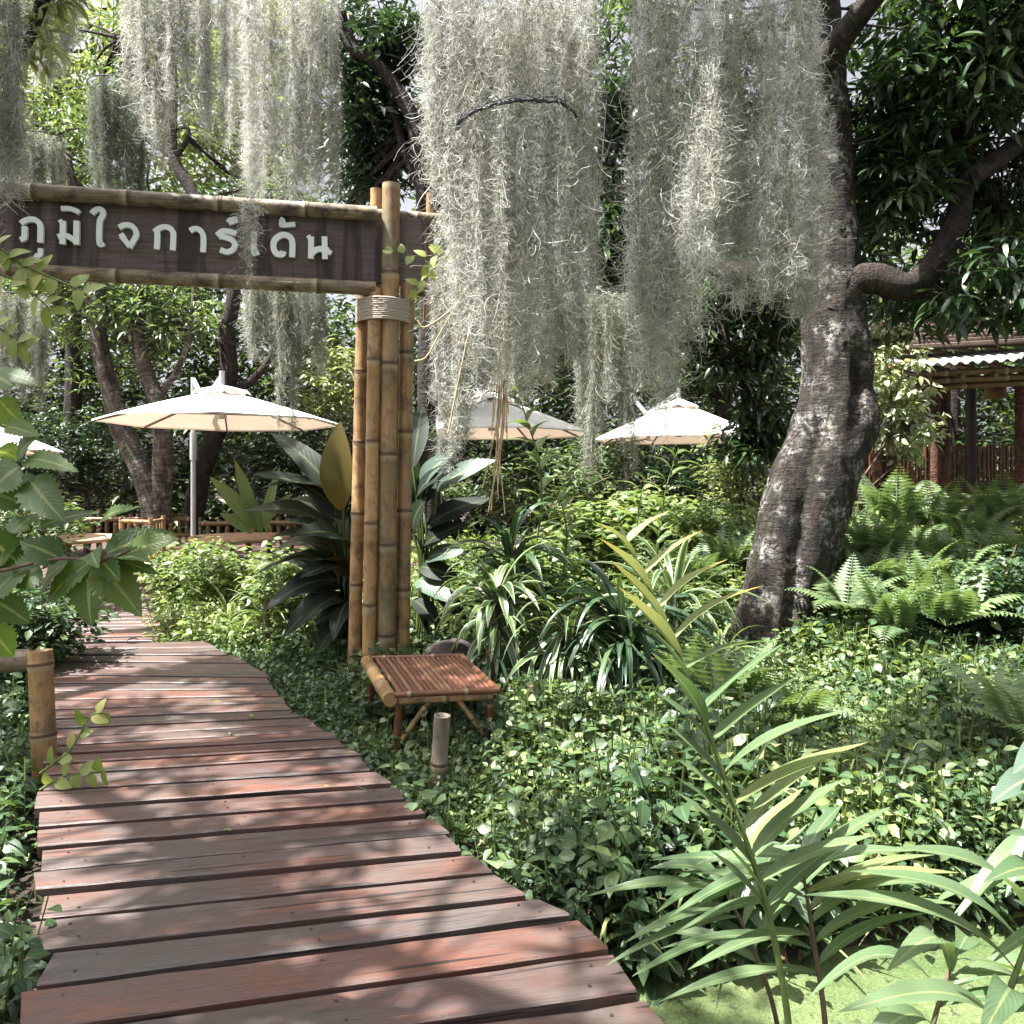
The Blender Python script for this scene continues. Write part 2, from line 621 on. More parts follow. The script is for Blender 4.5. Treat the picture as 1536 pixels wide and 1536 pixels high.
# -- sign board
t = NT('sign_board_wood')
u = t.tc((1, 1, 1))
g1 = t.noise(t.tc((.8, 1, 16)), 3, 6, .6, .3)
col = t.mix(t.ramp(g1, [(.3, 0), (.7, 1)]), (.075, .058, .053), (.165, .130, .120))
st = t.noise(t.tc((5, 1, .42)), 2.2, 3, .5, .3)
col = t.mix(t.ramp(st, [(.47, 0), (.60, .75)]), col, (.028, .021, .020))
col = t.mix(t.ramp(t.noise(t.tc((6, 1, .4)), 1.7, 4, .6), [(.55, 0), (.72, .5)]), col, (.20, .17, .155))
t.bump(g1, .35, .008)
M['sign'] = t.fin(col, .7, .3)
M['letter'] = plain('letter_paint', (.80, .87, .85), .5, .4, .05, 12, .03)
t = NT('rope')
wv = t.new('ShaderNodeTexWave', bands_direction='DIAGONAL'); wv.inputs['Scale'].default_value = 60
t.link(t.obj(), wv.inputs['Vector'])
t.bump(wv.outputs['Fac'], .6, .004)
M['rope'] = t.fin(t.mix(t.noise(t.obj(), 25, 3), (.36, .31, .26), (.58, .52, .45)), .9, .2)
M['seat'] = NT('slat_varnish')
t = M['seat']
col = t.ramp(t.isl(), [(0, (.085, .036, .024)), (.5, (.155, .072, .045)), (1, (.26, .150, .095))])
col = t.mix(t.ramp(t.noise(t.tc((2, 20, 20)), 4, 5), [(.4, .6), (.6, 0)]), col, (.10, .04, .025))
M['seat'] = t.fin(col, .38, .5)
# -- parasol
t = NT('parasol_fabric')
col = t.mix(t.ramp(t.noise(t.obj((1, 1, .5)), 3.5, 6, .65), [(.3, 0), (.6, 1)]), (.60, .585, .55), (.78, .77, .735))
wv = t.noise(t.obj(), 5, 3)
t.bump(wv, .12, .02)
t.fin(col, .85, .2)
tr = t.new('ShaderNodeBsdfTranslucent'); tr.inputs['Color'].default_value = (.80, .58, .44, 1)
mx = t.new('ShaderNodeMixShader'); mx.inputs[0].default_value = .13
t.link(t.b.outputs[0], mx.inputs[1]); t.link(tr.outputs[0], mx.inputs[2]); t.link(mx.outputs[0], t.out.inputs['Surface'])
M['fabric'] = t.m
M['alu'] = plain('grey_metal', (.42, .43, .44), .45, .5, .08, 8, 0, .6)
M['rib'] = plain('rib_metal', (.12, .10, .085), .5, .4, .15, 8, 0)
# -- timber and pavilion
M['wood_red'] = bark_mat('timber_post', (.065, .028, .016), (.125, .058, .034), (.16, .10, .07), .7, .7)
M['wood_dark'] = plain('dark_timber', (.028, .018, .014), .6, .35, .4, 5, .2)
M['wood_mid'] = plain('brown_timber', (.16, .095, .055), .65, .3, .35, 6, .25)
M['table'] = plain('table_timber', (.36, .24, .16), .5, .4, .25, 5, .15)
t = NT('roof_sheet')
col = t.mix(t.ramp(t.noise(t.obj(), 2.4, 5), [(.35, 0), (.65, 1)]), (.36, .36, .34), (.20, .185, .165))
M['roof_sheet'] = t.fin(col, .6, .3)
M['roof_old'] = plain('weathered_roof', (.11, .080, .066), .8, .2, .5, 2, .4)
M['rock'] = plain('rock', (.060, .047, .046), .85, .3, .5, 9, .9)
# -- bark
M['bark_mango'] = bark_mat('bark_mango', (.009, .007, .006), (.050, .036, .028), (.38, .37, .34), .59, 1.0, (.034, .033, .018))
M['bark_pink'] = bark_mat('bark_smooth_red', (.14, .058, .055), (.20, .09, .085), (.30, .22, .2), .72, .6)
M['bark_grey'] = bark_mat('bark_grey', (.045, .036, .030), (.15, .115, .095), (.38, .34, .30), .58, .8, (.075, .08, .045))
M['bark_dark'] = bark_mat('bark_dark', (.014, .010, .008), (.05, .036, .028), (.13, .12, .1), .68, .8)
# -- foliage
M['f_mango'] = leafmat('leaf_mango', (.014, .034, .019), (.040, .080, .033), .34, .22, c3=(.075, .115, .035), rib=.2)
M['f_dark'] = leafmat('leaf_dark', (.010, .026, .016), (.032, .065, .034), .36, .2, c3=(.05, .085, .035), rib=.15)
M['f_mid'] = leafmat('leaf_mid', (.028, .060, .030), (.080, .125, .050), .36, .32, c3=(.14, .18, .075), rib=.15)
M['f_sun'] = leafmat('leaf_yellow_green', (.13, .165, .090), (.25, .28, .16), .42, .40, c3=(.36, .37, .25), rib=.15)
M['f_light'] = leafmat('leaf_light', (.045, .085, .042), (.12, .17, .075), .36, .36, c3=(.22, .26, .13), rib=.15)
M['f_pale'] = leafmat('leaf_pale_cream', (.30, .36, .25), (.46, .50, .36), .5, .3, c3=(.50, .47, .28), rib=.1)
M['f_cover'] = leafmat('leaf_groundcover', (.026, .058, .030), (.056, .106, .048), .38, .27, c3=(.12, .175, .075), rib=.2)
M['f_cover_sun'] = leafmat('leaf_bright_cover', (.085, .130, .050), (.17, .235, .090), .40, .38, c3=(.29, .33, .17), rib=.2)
M['f_fern'] = leafmat('leaf_fern', (.085, .140, .065), (.16, .23, .11), .38, .32, c3=(.18, .24, .12), rib=.1)
M['f_ginger'] = leafmat('leaf_ginger', (.085, .145, .075), (.14, .20, .11), .30, .36, c3=(.19, .22, .09), rib=.5)
M['f_ginger_tip'] = leafmat('leaf_ginger_tip', (.20, .235, .12), (.30, .33, .19), .30, .36, c3=(.38, .36, .19), tip=(.34, .24, .07), rib=.3)
M['f_big'] = leafmat('leaf_big_dark', (.008, .016, .011), (.015, .025, .014), .6, .1, under=(.060, .046, .016), rib=.15, c3=(.028, .028, .012), spec=.2)
M['f_blue'] = leafmat('leaf_big_blue', (.050, .085, .062), (.075, .115, .085), .36, .15, rib=.5, under=(.12, .105, .03))
M['f_gold'] = leafmat('leaf_gold', (.085, .070, .016), (.11, .085, .02), .5, .35, rib=0, under=(.10, .08, .018), spec=.25)
M['f_strap'] = leafmat('leaf_strap', (.018, .050, .028), (.045, .095, .045), .32, .2, c3=(.07, .12, .05), stripe=(.24, .29, .14), rib=.2)
M['f_strap_dark'] = leafmat('leaf_strap_dark', (.016, .042, .026), (.035, .075, .040), .3, .18, c3=(.06, .10, .05), rib=.3)
M['f_holly'] = leafmat('leaf_holly', (.055, .110, .036), (.090, .160, .046), .42, .45, c3=(.13, .19, .055), rib=.7, spots=True)
M['f_litter'] = leafmat('leaf_litter_brown', (.07, .042, .024), (.16, .105, .055), .8, .1, c3=(.22, .17, .08), rib=.1)
M['f_pale_cover'] = leafmat('leaf_pale_heart', (.09, .15, .075), (.16, .23, .12), .38, .3, c3=(.26, .30, .18), rib=.3)
M['f_twig'] = leafmat('leaf_twig', (.16, .22, .05), (.27, .32, .10), .4, .42, c3=(.34, .34, .12), rib=.3)
M['f_brom'] = leafmat('leaf_bromeliad', (.05, .06, .045), (.16, .14, .08), .35, .15, c3=(.30, .22, .12), rib=.0)
M['stem'] = plain('green_stem', (.085, .12, .035), .5, .4, .3, 15, 0)
M['stem_brown'] = plain('brown_stem', (.11, .075, .05), .7, .3, .3, 15, 0)
M['root'] = plain('aerial_root', (.46, .36, .22), .8, .2, .3, 12, 0)


def moss_mat(name, c1, c2, c3, tr_=.35):
    t = NT(name)
    col = t.ramp(t.isl(), [(0, c1), (.6, c2), (1, c3)])
    n = t.noise(t.obj((5, 5, .7)), 2.2, 3)
    col = t.mix(1.0, col, t.ramp(n, [(.35, (.62, .60, .52)), (.62, (1.1, 1.1, 1.08))]), 'MULTIPLY')
    t.fin(col, .8, .2)
    tr = t.new('ShaderNodeBsdfTranslucent'); t.link(col, tr.inputs['Color'])
    mx = t.new('ShaderNodeMixShader'); mx.inputs[0].default_value = tr_
    t.link(t.b.outputs[0], mx.inputs[1]); t.link(tr.outputs[0], mx.inputs[2]); t.link(mx.outputs[0], t.out.inputs['Surface'])
    return t.m


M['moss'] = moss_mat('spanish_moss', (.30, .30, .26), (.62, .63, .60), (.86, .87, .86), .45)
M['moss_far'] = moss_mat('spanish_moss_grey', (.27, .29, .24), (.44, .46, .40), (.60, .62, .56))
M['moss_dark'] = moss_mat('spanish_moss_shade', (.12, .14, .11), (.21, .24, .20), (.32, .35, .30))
M['moss_core'] = moss_mat('spanish_moss_core', (.055, .050, .038), (.10, .092, .07), (.17, .16, .12), .15)  # darker strand colour, painted depth shade for the inside of the moss
M['wire'] = plain('dark_wire', (.03, .03, .035), .6, .4, .2, 10, 0)


# ------------------------------------------------------------------ ground, pond, boardwalk
def sm(a, b, x):
    t_ = np.clip((x - a) / (b - a), 0, 1)
    return t_ * t_ * (3 - 2 * t_)


def gz(x, y):
    x = np.asarray(x, float); y = np.asarray(y, float)
    b = -0.28 + .55 * sm(5.2, 9.5, y) * sm(-.6, 2.6, x) + .10 * sm(8, 12, y) * sm(-1, -4, x)
    pm = sm(-.15, .2, x) * (1 - sm(3.05, 3.55, y + .18 * np.sin(x * 1.9 + .6)))
    b = b * (1 - pm) - .80 * pm
    b = b + .03 * np.sin(x * 3.1 + 1) * np.sin(y * 2.7)
    return b


g = G()
xs = np.concatenate((np.linspace(-90, -14, 14), np.linspace(-13, 13, 131), np.linspace(14, 90, 14)))
ys = np.concatenate((np.linspace(-40, -3, 8), np.linspace(-2, 16, 121), np.linspace(17, 160, 24)))
XX, YY = np.meshgrid(xs, ys)
ZZ = gz(XX, YY)
nx, ny = len(xs), len(ys)
i, j = np.meshgrid(np.arange(nx - 1), np.arange(ny - 1))
a = (j * nx + i).ravel()
g.add(np.stack((XX, YY, ZZ), -1).reshape(-1, 3), np.stack((a, a + 1, a + nx + 1, a + nx), -1))
kind(g.build('ground', M['soil']), 'structure')

g = G()
xs = np.linspace(-.6, 9, 60); ys = np.linspace(-2.5, 3.9, 40)
XX, YY = np.meshgrid(xs, ys)
ZZ = -.5 + .004 * np.sin(XX * 9) * np.sin(YY * 7)
nx, ny = 60, 40
i, j = np.meshgrid(np.arange(nx - 1), np.arange(ny - 1)); a = (j * nx + i).ravel()
g.add(np.stack((XX, YY, ZZ), -1).reshape(-1, 3), np.stack((a, a + 1, a + nx + 1, a + nx), -1))
kind(g.build('pond_water', M['duckweed']), 'structure')


def onz(px, py, z):
    Y = F * (EYE - z) / (py - HOR)
    return at(px, py, Y)


lines = [((-30, 1850), (1200, 1760)), ((-5, 1760), (1105, 1660)), ((8, 1690), (1030, 1575)), ((40, 1624), (962, 1492)), ((42, 1550), (915, 1428)), ((44, 1483), (858, 1376)),
         ((72, 1425), (800, 1343)), ((52, 1380), (744, 1309)), ((60, 1339), (706, 1277)), ((56, 1306), (673, 1250)),
         ((58, 1272), (640, 1223)), ((56, 1241), (606, 1199)), ((60, 1213), (590, 1176)), ((64, 1186), (562, 1155)), ((66, 1161), (542, 1132))]
LL = [(onz(*a, 0), onz(*b, 0)) for a, b in lines]
# nearer planks, under and behind the camera
d0 = LL[0][0] - LL[1][0]; d1 = LL[0][1] - LL[1][1]
pre = []
for k in range(1, 14):
    pre.append((LL[0][0] + np.array((.02, -.165, 0)) * k, LL[0][1] + np.array((.055, -.165, 0)) * k))
LL = pre[::-1] + LL
# farther planks to the end of the first run
l0, r0 = LL[-1]
lend = onz(82, 966, 0); rend = onz(300, 961, 0)
lpath = smooth_path([l0, np.array((-2.75, 4.7, 0)), np.array((-3.4, 5.8, 0)), lend], 17)
rpath = smooth_path([r0, onz(470, 1085, 0), onz(418, 1043, 0), onz(388, 1005, 0), rend], 17)
LL += [(a, b) for a, b in zip(lpath[1:], rpath[1:])]


def plank(g, A, B, C, D, z, th=.050, gap=.034):
    """A,B near edge left/right; D,C far edge left/right"""
    A, B, C, D = [np.array(p, float) for p in (A, B, C, D)]
    nrm = (D + C - A - B); nrm /= np.linalg.norm(nrm)
    gp = gap * rng.uniform(.7, 1.7) / 2
    A = A + nrm * gp; B = B + nrm * gp; C = C - nrm * gp; D = D - nrm * gp
    ax = (B - A) / np.linalg.norm(B - A)
    e0, e1 = rng.normal(0, .014, 2)
    A += ax * e0; D += ax * e0; B += ax * e1; C += ax * e1
    n = 9
    off = rng.random(3) * 30
    ch = .006
    V = []; tc = []
    zt = z + rng.normal(0, .0025)
    tw = rng.normal(0, .003)
    L = np.linalg.norm(B - A); wd = np.linalg.norm(D - A)
    for k in range(n + 1):
        u = k / n
        p = A * (1 - u) + B * u; q = D * (1 - u) + C * u
        wob0, wob1 = rng.normal(0, .0022, 2)
        p = p + nrm * wob0; q = q + nrm * wob1
        dz = tw * (u - .5)
        for (s_, zz, tv) in ((p, zt - th + dz, -.03), (p, zt - ch + dz, 0), (p + nrm * ch, zt + dz, .006), (q - nrm * ch, zt - dz, wd - .006), (q, zt - ch - dz, wd), (q, zt - th - dz, wd + .03)):
            V.append((s_[0], s_[1], zz)); tc.append((u * L + off[0], tv + off[1], off[2]))
    fs = []
    for k in range(n):
        a = k * 6; b = a + 6
        for e in range(6):
            e2 = (e + 1) % 6
            fs.append((a + e, b + e, b + e2, a + e2))
    fs.append(tuple(range(5, -1, -1))); fs.append(tuple(n * 6 + e for e in range(6)))
    fs = [tuple(reversed(f)) for f in fs]
    g.add(V, fs, tc)
    # nail heads over the two bearers
    for u in (.07, .5, .93):
        for w in (.25, .75):
            if rng.random() < .75:
                p = (A * (1 - u) + B * u) * (1 - w) + (D * (1 - u) + C * u) * w + ax * rng.normal(0, .02)
                a_ = np.arange(8) / 8 * 6.283
                r_ = rng.uniform(.004, .0062)
                ring = np.stack((p[0] + r_ * np.cos(a_), p[1] + r_ * np.sin(a_), np.full(8, zt + .0035)), -1)
                g.add(ring, [tuple(range(8))], None, 1)


g = G()
for k in range(len(LL) - 1):
    (A, B), (D, C) = LL[k], LL[k + 1]
    plank(g, A, B, C, D, 0)
# the second, narrower run beyond the step
l1 = onz(92, 962, -.03); r1 = onz(238, 960, -.03)
l2 = np.array((-6.9, 12.4, -.03)); r2 = np.array((-5.5, 12.4, -.03))
nn = 30
for k in range(nn):
    u, v_ = k / nn, (k + 1) / nn
    plank(g, l1 * (1 - u) + l2 * u, r1 * (1 - u) + r2 * u, r1 * (1 - v_) + r2 * v_, l1 * (1 - v_) + l2 * v_, -.03)
kind(g.build('boardwalk', [M['deck'], M['nail']], smooth=False), 'structure')
g = G()
for s_ in (.1, .9):
    P = np.array([A * (1 - s_) + B * s_ for A, B in LL[::2]])
    for k in range(len(P) - 1):
        bar(g, P[k] - (0, 0, .10), P[k + 1] - (0, 0, .10), .07, .12, 0)
kind(g.build('boardwalk_bearers', M['wood_dark'], smooth=False), 'structure')

# ------------------------------------------------------------------ bamboo gateway with sign
GB = np.array((-1.02, 6.3, 0))                       # foot of the cane bundle
gate = thing('bamboo_gateway', 'tall bamboo gateway with a dark timber sign board of white letters over the boardwalk', 'gateway', (GB[0], GB[1], float(gz(GB[0], GB[1]))))
g0 = gz(GB[0], GB[1])


def cane(px0, py0, px1, py1, Y0, r, mat, node, off=None, Y1=None, bend=0, hollow=False, nm='bamboo_pole', to=None, taper=1.):
    p0 = at(px0, py0, Y0); p1 = at(px1, py1, Y1 or Y0)
    gg = G()
    bamboo(gg, p0, p1, r, node, off, 18, taper, hollow, bend)
    return part(gg, nm, M[mat], to or gate)


cane(530, 1052, 545, 430, 6.32, .052, 'bamboo', .56, .35)
cane(552, 1060, 563, 433, 6.17, .054, 'bamboo', .63, .75)
cane(578, 1060, 587, 276, 6.20, .070, 'bamboo_green', .70, .20)
cane(603, 1055, 611, 425, 6.30, .056, 'bamboo_green', .62, .55)
cane(556, 1045, 565, 284, 6.44, .050, 'bamboo', .55, .1)
cane(592, 1045, 598, 455, 6.46, .050, 'bamboo_green', .55, .8)
# far-side bundle, out of the picture on the left, carries the beam's other end
for dx, dy in ((-.1, 0), (0, -.1), (.02, .08), (.11, 0)):
    gg = G()
    bamboo(gg, (-4.55 + dx, 5.42 + dy, -.35), (-4.53 + dx, 5.42 + dy, 3.0 + (.75 if dx == 0 else 0)), .056, .6)
    part(gg, 'bamboo_pole', M['bamboo'], gate)
# rails: near-left to far-right
dirb = np.array((2.26, .50, 0)); dirb /= np.linalg.norm(dirb)


def on_board(px, py, dy=0.0):
    """point of the sign plane seen at a photo position"""
    base = np.array((-1.02, 6.22 + dy, 0))
    nrm_ = np.array((-dirb[1], dirb[0], 0))
    ray = at(px, py, 1.0) - np.array((0, 0, EYE))
    tt = np.dot(base, nrm_) / np.dot(ray[:3] * (1, 1, 0), nrm_)
    return ray * tt + np.array((0, 0, EYE))


gg = G(); a = on_board(-190, 272, -.05); b = on_board(565, 321, -.05)
bamboo(gg, a, b, .056, .62, .4, 18); part(gg, 'top_rail', M['bamboo_rail'], gate)
gg = G(); a = on_board(560, 322, .05); b = on_board(712, 333, .05)
bamboo(gg, a, b, .046, .5, .3, 16); part(gg, 'top_rail', M['bamboo_rail'], gate)
gg = G(); a = on_board(-190, 396, -.05); b = on_board(563, 433, -.05)
bamboo(gg, a, b, .054, .70, .8, 18); part(gg, 'bottom_rail', M['bamboo_rail'], gate)
gg = G(); a = on_board(600, 434, .05); b = on_board(705, 440, .05)
bamboo(gg, a, b, .046, .45, .3, 16); part(gg, 'bottom_rail', M['bamboo_rail'], gate)
gg = G(); bamboo(gg, at(641, 482, 6.4), at(646, 290, 6.4), .034, .45, .3, 14, 1, True); part(gg, 'end_pole', M['bamboo_green'], gate)
# board
gg = G()
c0 = on_board(-190, 340); c1 = on_board(640, 385)
zb0 = on_board(560, 425)[2]; zt0 = on_board(560, 322)[2]
cc = (c0 + c1) / 2; cc[2] = (zb0 + zt0) / 2
hl = np.linalg.norm((c1 - c0)[:2]) / 2
box(gg, cc + np.array((-dirb[1], dirb[0], 0)) * .022, hl, .018, (zt0 - zb0) / 2, np.array((dirb, (-dirb[1], dirb[0], 0), (0, 0, 1))), (3, 3, 3), bev=.003)
board = part(gg, 'sign_board', M['sign'], gate, smooth=False)
# letters: stroke centre lines, in two photo crops
ca = lambda x, y: (x / 4.389, 250 + y / 4.389)
cb = lambda x, y: (300 + x / 3.657, 250 + y / 3.657)
LET = [
    (ca, 34, [[(143, 488), (166, 480), (172, 455), (172, 400)], [(150, 384), (172, 366), (205, 356), (240, 358), (268, 380), (277, 412), (275, 508)]]),
    (ca, 30, [[(238, 588), (252, 596), (266, 592), (275, 580), (277, 545)]]),
    (ca, 34, [[(400, 380), (424, 368)], [(424, 366), (421, 518)], [(392, 472), (420, 464), (455, 466), (500, 494)], [(514, 366), (512, 522)]]),
    (ca, 30, [[(410, 284), (465, 284), (508, 298), (532, 312)]]),
    (ca, 34, [[(612, 318), (634, 296), (664, 288), (686, 304), (682, 332), (666, 362), (661, 420), (661, 500), (672, 520), (690, 508)]]),
    (ca, 33, [[(790, 408), (825, 392), (868, 396), (898, 425), (902, 462), (882, 500), (857, 540)], [(862, 534), (836, 500), (806, 466)], [(800, 474), (828, 456)]]),
    (ca, 34, [[(1022, 438), (1050, 416), (1085, 404), (1122, 412), (1144, 440), (1146, 480), (1142, 558)], [(1040, 432), (1042, 470), (1038, 552)]]),
    (ca, 34, [[(1255, 430), (1285, 416), (1318, 424), (1340, 455), (1344, 500), (1340, 570)]]),
    (cb, 29, [[(96, 384), (124, 362), (160, 362), (200, 374)], [(108, 388), (142, 394), (178, 408), (194, 435), (182, 462), (150, 474), (114, 462)]]),
    (cb, 24, [[(156, 312), (168, 298), (206, 293)], [(160, 316), (190, 306), (206, 294)]]),
    (cb, 30, [[(298, 362), (297, 470), (306, 478), (322, 470)]]),
    (cb, 31, [[(458, 470), (452, 486), (424, 484), (406, 456), (408, 416), (434, 388), (468, 380), (498, 396), (508, 430), (506, 502)]]),
    (cb, 24, [[(440, 292), (458, 304), (448, 326), (524, 322)]]),
    (cb, 30, [[(592, 402), (612, 392)], [(610, 390), (609, 510)], [(606, 492), (632, 466), (664, 458), (706, 466)], [(683, 390), (686, 512)], [(700, 484), (714, 464)]]),
]
nrmF = np.array((dirb[1], -dirb[0], 0))              # towards the viewer


def stroke(g, pts, w, z0, z1):
    """flat stroke polygon with rounded bends, raised between two distances from the board"""
    P = smooth_path(pts, max(8, len(pts) * 5)) if len(pts) > 2 else np.array(pts, float)
    T = np.gradient(P, axis=0); T /= np.linalg.norm(T, axis=1)[:, None]
    up = np.array((0, 0, 1.))
    Nn = np.cross(T, nrmF)
    Nn /= np.linalg.norm(Nn, axis=1)[:, None]
    k = len(P)
    A = P + Nn * w / 2; B = P - Nn * w / 2
    V = np.vstack((A + nrmF * z0, B + nrmF * z0, A + nrmF * z1, B + nrmF * z1))
    i = np.arange(k - 1)
    q = np.vstack((np.stack((2 * k + i, 2 * k + i + 1, 3 * k + i + 1, 3 * k + i), -1),
                   np.stack((i, i + 1, 2 * k + i + 1, 2 * k + i), -1), np.stack((k + i, 3 * k + i, 3 * k + i + 1, k + i + 1), -1),
                   np.array(((0, 2 * k, 3 * k, k), (k - 1, 2 * k - 1, 4 * k - 1, 3 * k - 1)))))
    g.add(V, q)


for fn, wpx, strokes in LET:
    gg = G()
    for si, st_ in enumerate(strokes):
        pts = [on_board(*fn(*p)) for p in st_]
        sc = (pts[0][1]) / F / (4.389 if fn is ca else 3.657)
        stroke(gg, pts, wpx * sc * 1.03, .004, .034 + .0022 * si)
    part(gg, 'letter', M['letter'], board, smooth=False)
# rope band round the bundle
gg = G()
hull = [at(534, 470, 6.30), at(540, 470, 6.18), at(560, 470, 6.10), at(586, 470, 6.11), at(606, 470, 6.20), at(621, 470, 6.34), at(612, 470, 6.46), at(590, 470, 6.52), at(558, 470, 6.52), at(538, 470, 6.42)]
hull = np.array(hull + [hull[0]])
for k in range(12):
    P = smooth_path(hull, 60).copy()
    P[:, :2] += rng.normal(0, .0012, (60, 2))
    P[:, 2] = at(575, 480 - k * 2.75, 6.2)[2] + rng.normal(0, .0015) - .02 * np.abs((P[:, 0] - hull[2][0])) 
    tube(gg, P, .0080, 6, cap=False)
part(gg, 'rope_band', M['rope'], gate)

# ------------------------------------------------------------------ slatted bamboo stool
FL, FR, BR, BL = [np.array(p) for p in ((-.705, 4.60, .2), (-.095, 4.70, .2), (-.355, 5.53, .2), (-.99, 5.46, .2))]
st = thing('bamboo_stool', 'low reddish bamboo stool with slatted top beside the boardwalk at the foot of the gateway', 'stool', ((FL + BR)[0] / 2, (FL + BR)[1] / 2, -.28))
gg = G()
ns = 17
for k in range(ns):
    u = (k + .5) / ns * .90 + .085
    a = FL * (1 - u) + FR * u; b = BL * (1 - u) + BR * u
    a = a + (b - a) * .01; b = b - (b - a) * .01
    gg2 = tube(gg, np.array((a, (a + b) / 2 + (0, 0, .002), b)) + (0, 0, .004), .0155 * rng.uniform(.9, 1.08), 8)
part(gg, 'slatted_seat', M['seat'], st)
gg = G(); bamboo(gg, FL + (FL - BL) * .035 - (0, 0, .012), BL + (BL - FL) * .03 - (0, 0, .012), .042, .36, .2, 16, .95, False); part(gg, 'side_rail', M['bamboo'], st)
gg = G(); bamboo(gg, FR + (FR - BR) * .02 + (.01, 0, .006), BR + (.01, 0, .006), .021, .3, .2, 12); part(gg, 'side_rail', M['bamboo_red'], st)
gg = G(); bamboo(gg, FL + (.03, -.012, .010), FR + (.02, -.012, .010), .018, .33, .7, 12); part(gg, 'front_rail', M['bamboo_red'], st)
gg = G(); bamboo(gg, BL + (.03, .012, .012), BR + (.02, .012, .012), .018, .33, .7, 12); part(gg, 'back_rail', M['bamboo_red'], st)
gg = G(); bamboo(gg, FL + (.05, .02, -.035), FR + (-.02, .02, -.035), .02, .4, .3, 12); part(gg, 'under_rail', M['bamboo'], st)
gg = G(); bamboo(gg, BL + (.05, -.02, -.035), BR + (-.02, -.02, -.035), .02, .4, .3, 12); part(gg, 'under_rail', M['bamboo'], st)
for p, dx in ((FL, .05), (FR, -.04), (BR, -.04), (BL, .05)):
    gg = G(); q = p + (dx, .05 if p[1] < 5 else -.05, -.01)
    bamboo(gg, (q[0] - dx * .6, q[1], -.34), q - (0, 0, .01), .022, .3, None, 12); part(gg, 'leg', M['bamboo_red'], st)
for p, q in ((FL, FR), (FR, FL)):
    gg = G(); d = (q - p)
    a = p + d * .1 + (0, .03, -.27); b = p + d * .36 + (0, .03, -.05)
    bamboo(gg, a, b, .015, .3, None, 10); part(gg, 'brace', M['bamboo'], st)

# ------------------------------------------------------------------ bamboo stub by the boardwalk and railing on the left
p0 = at(653, 1235, 4.12); p1 = at(663.5, 1073, 4.10)
sp = thing('bamboo_stub', 'short grey bamboo stub at the right boardwalk edge in front of the stool', 'bamboo post', tuple(p0))
gg = G(); bamboo(gg, p0, p1, .0435, .33, .05, 20, .96, True); part(gg, 'stub_cane', M['bamboo_grey'], sp)

rl = thing('bamboo_railing', 'weathered bamboo railing stub with one thick post beside the left edge of the boardwalk', 'railing', (-2.75, 4.6, -.28))
gg = G(); bamboo(gg, at(68, 1170, 4.22), at(60, 976, 4.25), .062, .37, .36, 20, .97, True); part(gg, 'post', M['bamboo'], rl)
gg = G(); bamboo(gg, at(-190, 1002, 4.1), at(46, 990, 4.28), .06, .5, .3, 18); part(gg, 'rail', M['bamboo_rail'], rl)
gg = G(); bamboo(gg, at(-160, 1190, 4.2), at(-165, 960, 4.25), .06, .4, .3, 18); part(gg, 'post', M['bamboo'], rl)


